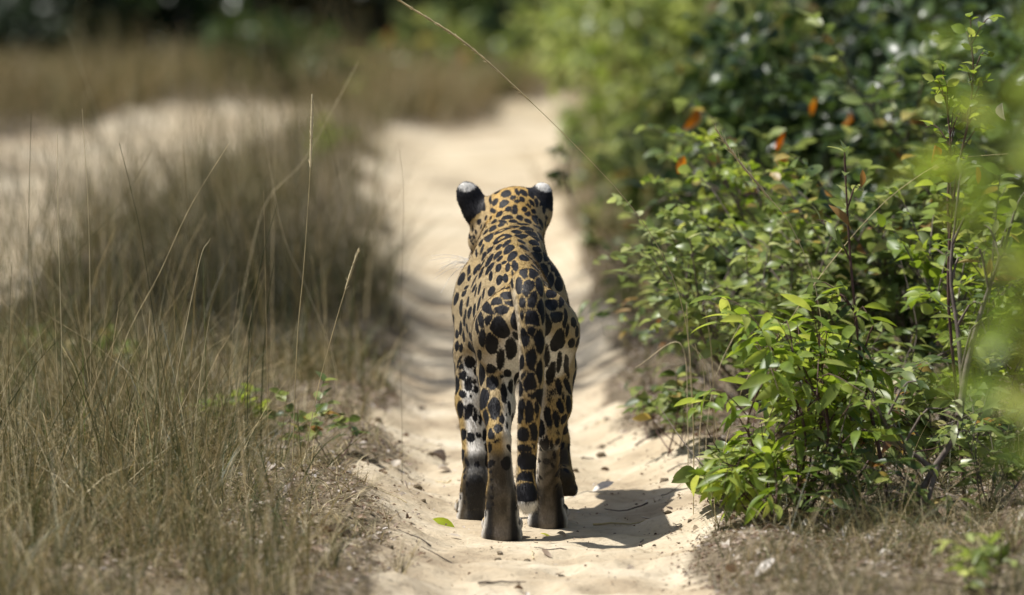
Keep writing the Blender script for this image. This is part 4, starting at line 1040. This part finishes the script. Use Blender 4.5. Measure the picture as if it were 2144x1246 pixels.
blades('arching_grass', 'pale straw blades arching over the olive grass of the strip', X, Y, r.uniform(.14, .36, len(X)), 'fargrass', 18, .55, .0013, seg=8, curl=1.5)
X, Y = scatter(1800, -1.4, -.36, -1.5, 3.0, lambda X, Y: off_track(X, Y) * tuft(X, Y, 2.4))
blades('arching_grass', 'long arching dry blades criss-crossing over the grass strip', X, Y, r.uniform(.18, .42, len(X)), 'grass', 12, .5, .0014, seg=8, curl=1.5)
X, Y = scatter(2000, -1.4, -.42, -3.0, 3.0, lambda X, Y: off_track(X, Y) * tuft(X, Y, 2.4))
blades('tall_grass', 'tall thin dry stems standing in the grass strip', X, Y, r.uniform(.25, .55, len(X)), 'grass', 2, .20, .0013, curl=.25)
# further back, taller and in uneven tussocks
X, Y = scatter(30000, -1.75, -.3, 3.0, 17.5, lambda X, Y: off_track(X, Y) * (.03 + .97 * tuft(X, Y, 2.2)))
blades('dry_grass', 'blurred tussocks of dry grass further along the strip between the ruts', X, Y, r.uniform(.10, .30, len(X)) * (.55 + .9 * tuft(X, Y, 1.3)), 'grass', 3, .35, .0018, curl=.7)
X, Y = scatter(1500, -1.7, -.4, 2.5, 16, lambda X, Y: off_track(X, Y))
blades('tall_grass', 'blurred tall stems above the far tussocks', X, Y, r.uniform(.35, .75, len(X)), 'grass', 13, .16, .0014, curl=.3)
X, Y = scatter(900, -1.9, -1.0, 1.5, 8.0, lambda X, Y: .8 + 0 * X)
blades('tall_grass', 'tall thin stems standing in front of the left rut', X, Y, r.uniform(.3, .7, len(X)), 'grass', 14, .22, .0014, curl=.4)
# beyond the left rut and at the far end
X, Y = scatter(9000, -4.5, -1.75, 6, 18, lambda X, Y: off_track(X, Y))
blades('verge_grass', 'dry brown grass left of the left rut', X, Y, r.uniform(.4, 1.0, len(X)) * np.interp(Y, [6, 13, 18], [.35, .28, .2]), 'fargrass', 4, .35, .003)
X, Y = scatter(30000, -4.5, 2.0, 14.8, 19, lambda X, Y: off_track(X, Y) * (.45 + .55 * tuft(X, Y, 1.2)))
blades('far_grass', 'brownish tall grass in front of the forest edge', X, Y, r.uniform(.4, 1.0, len(X)) * np.interp(Y, [14.8, 16.5, 18, 20], [.34, .26, .18, .15]), 'fargrass', 5, .35, .004)
# right bank
X, Y = scatter(9000, .3, 1.3, -2.0, 4.0, lambda X, Y: off_track(X, Y) * tuft(X, Y, 5))
blades('verge_grass', 'short wispy dry grass among the litter under the right shrubs', X, Y, r.uniform(.03, .16, len(X)), 'grass', 6, .5, .001, curl=1.0)
X, Y = scatter(9000, .44, 1.35, -2.2, 1.6, lambda X, Y: off_track(X, Y) * (.25 + .75 * tuft(X, Y, 6)) * np.clip((X - .42) * 3, .1, 1))
blades('verge_grass', 'thin tangled dry grass in front of and between the woody stems', X, Y, r.uniform(.03, .20, len(X)), 'grass', 15, .6, .0011, seg=7, curl=1.3)
X, Y = scatter(5000, .1, 1.2, 4.0, 16, lambda X, Y: off_track(X, Y) * .8)
blades('verge_grass', 'dry grass along the foot of the far right bushes', X, Y, r.uniform(.06, .3, len(X)), 'fargrass', 7, .4, .0025)
X, Y = scatter(2600, -.95, -.18, -1.6, 2.6, lambda X, Y: off_track(X, Y) * .6)
blades('ground_grass', 'flattened wispy dead grass at the edge of the strip', X, Y, r.uniform(.03, .10, len(X)), 'straw', 8, .9, .0010, curl=1.4)

# --- single grass stalks one can follow by eye
def stalk(label, pts, Y, r0=.0011, head=None, mat='straw', awn=0, seed=0):
    g = np.array([*PXW(pts[0][0], pts[0][1], Y)])
    base = on_ground(g[0], Y)
    P = [base - (0, 0, .01)] + [PXW(x, y, Y) for x, y in pts]
    if P[1][2] < base[2] + .02: P.pop(1)
    path = spline(P, 26)
    root = put(empty('grass_stalk', base), label, 'grass stalk', label.split(' in ')[0] + 's' if 'clump' in label or 'taller' in label else None)
    v, f = tube(path, np.linspace(r0, r0 * .55, 26), 5)
    mk_obj('stem', mk_mesh('stem', v - base, f, M[mat]), root)
    if head:
        rr = np.random.default_rng(seed + 300); bag = Bag()
        dense = spline(P, 120); i0 = int(120 * (1 - head))
        seg = dense[i0:]; k = len(seg)
        bag.add(*tube(seg, r0 * (1.2 + 2.0 * np.abs(np.sin(np.arange(k) * 1.7)) * np.sin(np.linspace(.25, math.pi - .1, k))), 5), .5)
        for q in range(int(k * 1.2)):
            j = rr.integers(0, k - 1); ax = norm(seg[min(j + 1, k - 1)] - seg[j]); d = norm(ax + rr.normal(0, .28, 3)); L = rr.uniform(.008, .016) + awn * rr.uniform(.3, 1)
            bag.add(*tube([seg[j], seg[j] + d * L * .5, seg[j] + d * L], [.0005, .0011 if awn == 0 else .0004, .0002], 3), rr.random())
        mk_obj('seed_head', bag.mesh('seed_head', M['straw']), root).location = -Vector(base)
    return root
stalk('very long dry grass stalk arching from the right bank high over the leopard', [(1452, 900), (1440, 700), (1400, 560), (1320, 430), (1200, 300), (1060, 165), (960, 80), (835, 0), (760, -60)], .15, .0010, .38, seed=1)
stalk('grass stalk with a feathery seed head leaning in front of the right shrubs', [(1740, 960), (1715, 640), (1660, 480), (1600, 402), (1545, 335), (1497, 268)], .0, .0011, .38, awn=.02, seed=2)
stalk('pale straight straw stalk arching up through the right shrubs', [(1500, 1010), (1560, 800), (1640, 690), (1720, 575), (1820, 455), (1900, 385), (1990, 335), (2110, 322)], -.1, .0012, seed=3)
stalk('upright pale stalk with a narrow seed head in the grass strip', [(612, 980), (622, 720), (636, 560), (648, 380), (652, 280), (654, 197)], .25, .0012, .3, seed=4)
stalk('greenish stalk with a short seed head curving left of the leopard', [(640, 960), (662, 830), (690, 720), (722, 610), (752, 520)], .1, .0011, .2, mat='grass', seed=5)
stalk('dark stalk rising from the grass strip beside the dim path edge', [(842, 900), (838, 720), (842, 560), (845, 400), (836, 312)], 1.0, .0005, mat='grass', seed=6)
for k, (pp, Y_) in enumerate((([(190, 800), (186, 480), (172, 228)], .6), ([(60, 800), (60, 480), (66, 220)], .8), ([(130, 760), (122, 480), (120, 280)], .5), ([(330, 760), (300, 520), (275, 400), (250, 300)], .5),
                              ([(250, 760), (340, 560), (400, 430), (478, 302)], .4), ([(420, 780), (400, 560), (390, 400), (383, 300)], .9), ([(480, 800), (520, 560), (560, 420), (640, 330), (750, 130)], 2.2),
                              ([(760, 800), (735, 560), (700, 330), (655, 190), (628, 80)], 2.0), ([(320, 640), (260, 420), (190, 200), (140, 60)], 3.4), ([(520, 740), (545, 560), (580, 430)], .3), ([(700, 760), (640, 600), (590, 480), (545, 230)], 1.8),
                              ([(40, 760), (140, 560), (250, 430), (320, 310)], 1.1), ([(360, 860), (415, 560), (440, 500)], .2), ([(560, 840), (556, 600), (552, 400)], .6))):
    stalk('thin dry grass stalk standing taller than the grass strip around it', pp, Y_, .00095, mat='grass' if k % 2 else 'straw', seed=10 + k)
for k, (pp, Y_) in enumerate((([(1452, 900), (1445, 780), (1437, 632)], .8), ([(1465, 910), (1475, 800), (1455, 720)], .75), ([(1500, 905), (1480, 770), (1448, 722)], .8), ([(1480, 900), (1502, 780), (1560, 660)], .9), ([(1440, 890), (1425, 720), (1330, 770)], .9), ([(1495, 900), (1490, 740), (1475, 640)], .9))):
    stalk('yellow straw stalk in the clump at the left foot of the lime shrub', pp, Y_, .0013, seed=40 + k)
b = ground_px(835, 1200); rr = np.random.default_rng(91)
t_ = put(empty('grass_tuft', b), 'small stiff dry tuft on the bare sand edge in front of the leopard', 'grass tuft')
for k in range(16):
    d = norm(np.array([rr.normal(.15, .5), rr.normal(0, .4), 1.0])); L = rr.uniform(.03, .09)
    v, f = tube(spline([(0, 0, -.005), d * L * .6, d * L + np.array([0, 0, -.004])], 5) + np.array([*rr.normal(0, .008, 2), 0]), np.linspace(.0011, .0004, 5), 4)
    mk_obj('blade', mk_mesh('blade', v, f, M['straw' if k % 3 else 'grass']), t_)

# --- litter
rr = np.random.default_rng(123)
def lay(x, y, L, var, mat, label, group, ang=None, lift=.004, shape='curl', tilt=.25):
    a = rr.uniform(0, 2 * math.pi) if ang is None else ang
    z = float(height(np.array(x), np.array(y)))
    e = .02; nrm = norm(np.array([-(float(height(np.array(x + e), np.array(y))) - z) / e, -(float(height(np.array(x), np.array(y + e))) - z) / e, 1.0]) + rr.normal(0, tilt, 3) * (1, 1, 0))
    D = np.array([math.cos(a), math.sin(a), 0]); D = norm(D - nrm * (D @ nrm)); S = np.cross(nrm, D)
    o = bpy.data.objects.new('fallen_leaf', leaf_mesh(shape, var, mat)); COL.objects.link(o)
    m = Matrix.Identity(4)
    for c, q in enumerate((D, S, nrm)):
        for k in range(3): m[k][c] = q[k] * L
    m[0][3], m[1][3], m[2][3] = x, y, z + lift
    o.matrix_basis = m
    return put(o, label, 'leaf', group)
def where_label(x):
    if x < rut_c(0) - .36: return 'dead leaf lying in the litter at the edge of the grass strip', 'dead leaves along the grass strip'
    if x > rut_c(0) + .36: return 'dead leaf lying in the litter under the right shrubs', 'dead leaves under the right shrubs'
    return 'small dead leaf lying on the open sand of the rut', 'dead leaves on the sand'
cnt = 0
while cnt < 270:
    z_ = rr.random()
    if z_ < .27: x, y = rr.uniform(-.75, -.22), rr.uniform(-1.1, 2.4)
    elif z_ < .80: x, y = rr.uniform(.36, 1.1), rr.uniform(-1.2, 2.6)
    else: x, y = rr.uniform(-.25, .42), rr.uniform(-1.2, 3.2)
    if -.16 < x < .16 and -.1 < y < .6: continue
    la, gp = where_label(x)
    L = rr.uniform(.018, .045) if 'sand' not in gp else rr.uniform(.010, .028)
    pale_ = rr.random() < .3
    lay(x, y, L, int(rr.integers(0, 4)), 'litter_pale' if pale_ else 'litter', ('bleached ' if pale_ else 'brown ') + la, ('bleached ' if pale_ else 'brown ') + gp)
    cnt += 1
for (x_, y_, L_, v_, mt, la, an) in ((905, 1092, .055, 3, 'yellowleaf', 'fresh yellow-green leaf lying on the sand left of the hind paw', -.25), (1130, 1122, .03, 3, 'yellowleaf', 'yellow-green leaf scrap lying between the hind paws', .1),
        (1165, 1124, .035, 0, 'litter_pale', 'curled bleached leaf lying just right of the left hind paw', .1), (672, 1128, .11, 0, 'litter', 'big crumpled brown leaf at the edge of the grass strip', .1), (850, 1092, .026, 2, 'litter', 'dark crumpled leaf on the bank left of the paws', 1.2),
        (1240, 1035, .06, 3, 'litter_pale', 'broad bleached leaf on the sand right of the lifted paw', .5), (915, 990, .05, 0, 'litter_pale', 'pale curled leaf on the sand left of the foreleg', .3), (965, 1130, .03, 3, 'litter_pale', 'bluish white leaf scrap on the sand in front of the left hind paw', 2.8),
        (900, 955, .05, 2, 'litter', 'long brown curled leaf on the path left of the foreleg', -.5), (1580, 1215, .06, 3, 'litter_pale', 'broad bleached leaf in the litter in front of the lime shrub', .4), (1930, 1100, .07, 0, 'litter', 'large brown leaf leaning at the foot of the woody shrub', .8),
        (1975, 1090, .07, 1, 'litter', 'second large brown leaf beside the foot of the woody shrub', 1.8)):
    p = ground_px(x_, y_); lay(p[0], p[1], L_, v_, mt, la, None, an, .006)
# twigs
for k in range(46):
    if k == 0: p = ground_px(1300, 1100); L, a, la = .13, .25, 'long dark curved twig lying on the sand right of the paws'
    elif k == 1: p = ground_px(1050, 1225); L, a, la = .10, .15, 'thin dark twig on the bright sand in front of the leopard'
    else:
        p = on_ground(rr.choice([rr.uniform(-.7, -.2), rr.uniform(.35, 1.05), rr.uniform(-.25, .4)]), rr.uniform(-1.1, 3.0)); L, a, la = rr.uniform(.03, .12), rr.uniform(0, math.pi), None
        if -.16 < p[0] < .18 and -.1 < p[1] < .6: continue
    t = np.linspace(-.5, .5, 7); x = p[0] + L * t * math.cos(a) + np.cumsum(rr.normal(0, .002, 7)); y = p[1] + L * t * math.sin(a) + np.cumsum(rr.normal(0, .002, 7))
    v, f = tube(np.stack([x, y, height(x, y) + .003 + np.abs(rr.normal(0, .002, 7))], 1), np.linspace(.0024, .0010, 7) * (1.2 if k < 2 else rr.uniform(.5, 1)), 5)
    c = p; o = mk_obj('twig', mk_mesh('twig', v - c, f, M['twig' if k % 4 else 'straw']), None, c)
    side = 'on the sand of the rut' if rut_c(0) - .36 < p[0] < rut_c(0) + .36 else 'in the litter beside the rut'
    put(o, la or 'short dead twig lying ' + side, 'twig', None if la else 'dead twigs ' + side)
for k in range(34):
    x, y = (rr.uniform(-.28, .45), rr.uniform(-1.1, 2.8))
    if -.16 < x < .18 and -.12 < y < .62: continue
    c = on_ground(x, y); q = rr.uniform(.004, .011)
    v, f = ball(np.zeros(3), 1.0, 8); v = v * q * (1 + .3 * rr.normal(0, 1, (len(v), 1)).clip(-1.2, 1.2)) * (1.2, 1.1, .75)
    v[:8] = v[:8].mean(0); v[-8:] = v[-8:].mean(0)
    put(mk_obj('clod', mk_mesh('clod', v, f, M['ground']), None, c + (0, 0, q * .4)), 'small crumbly clod of earth lying on the sand of the rut', 'clod', 'clods of earth on the sand')
# crumbs of leaf and stem too small to pick apart
n = 34000
X = np.concatenate([rr.uniform(-.85, -.2, n // 3), rr.uniform(.30, 1.3, n // 2), rr.uniform(-.3, .5, n // 6)]); Y = rr.uniform(-1.6, 4.5, len(X))
keep = rr.random(len(X)) < np.clip(1.05 - sand_amt(X, Y) * .80, 0, 1)
X, Y = X[keep], Y[keep]
P = np.stack([X, Y, height(X, Y) + .003], 1); D = rr.normal(0, 1, (len(X), 3)); D[:, 2] *= .25
D, S, Nn = frames(D, .45, rr)
V, F, R = join_leaves(P, D, S, Nn, rr.uniform(.004, .022, len(X)) * (1 - .45 * sand_amt(X, Y)), 'simple', rr)
put(mk_obj('leaf_litter', mk_mesh('leaf_litter', V, F, M['litter'], True, {'rnd': ('FLOAT', R)})), 'fine crumbs of dead leaf scattered over the ground beside the rut', 'leaf litter', None, 'stuff')
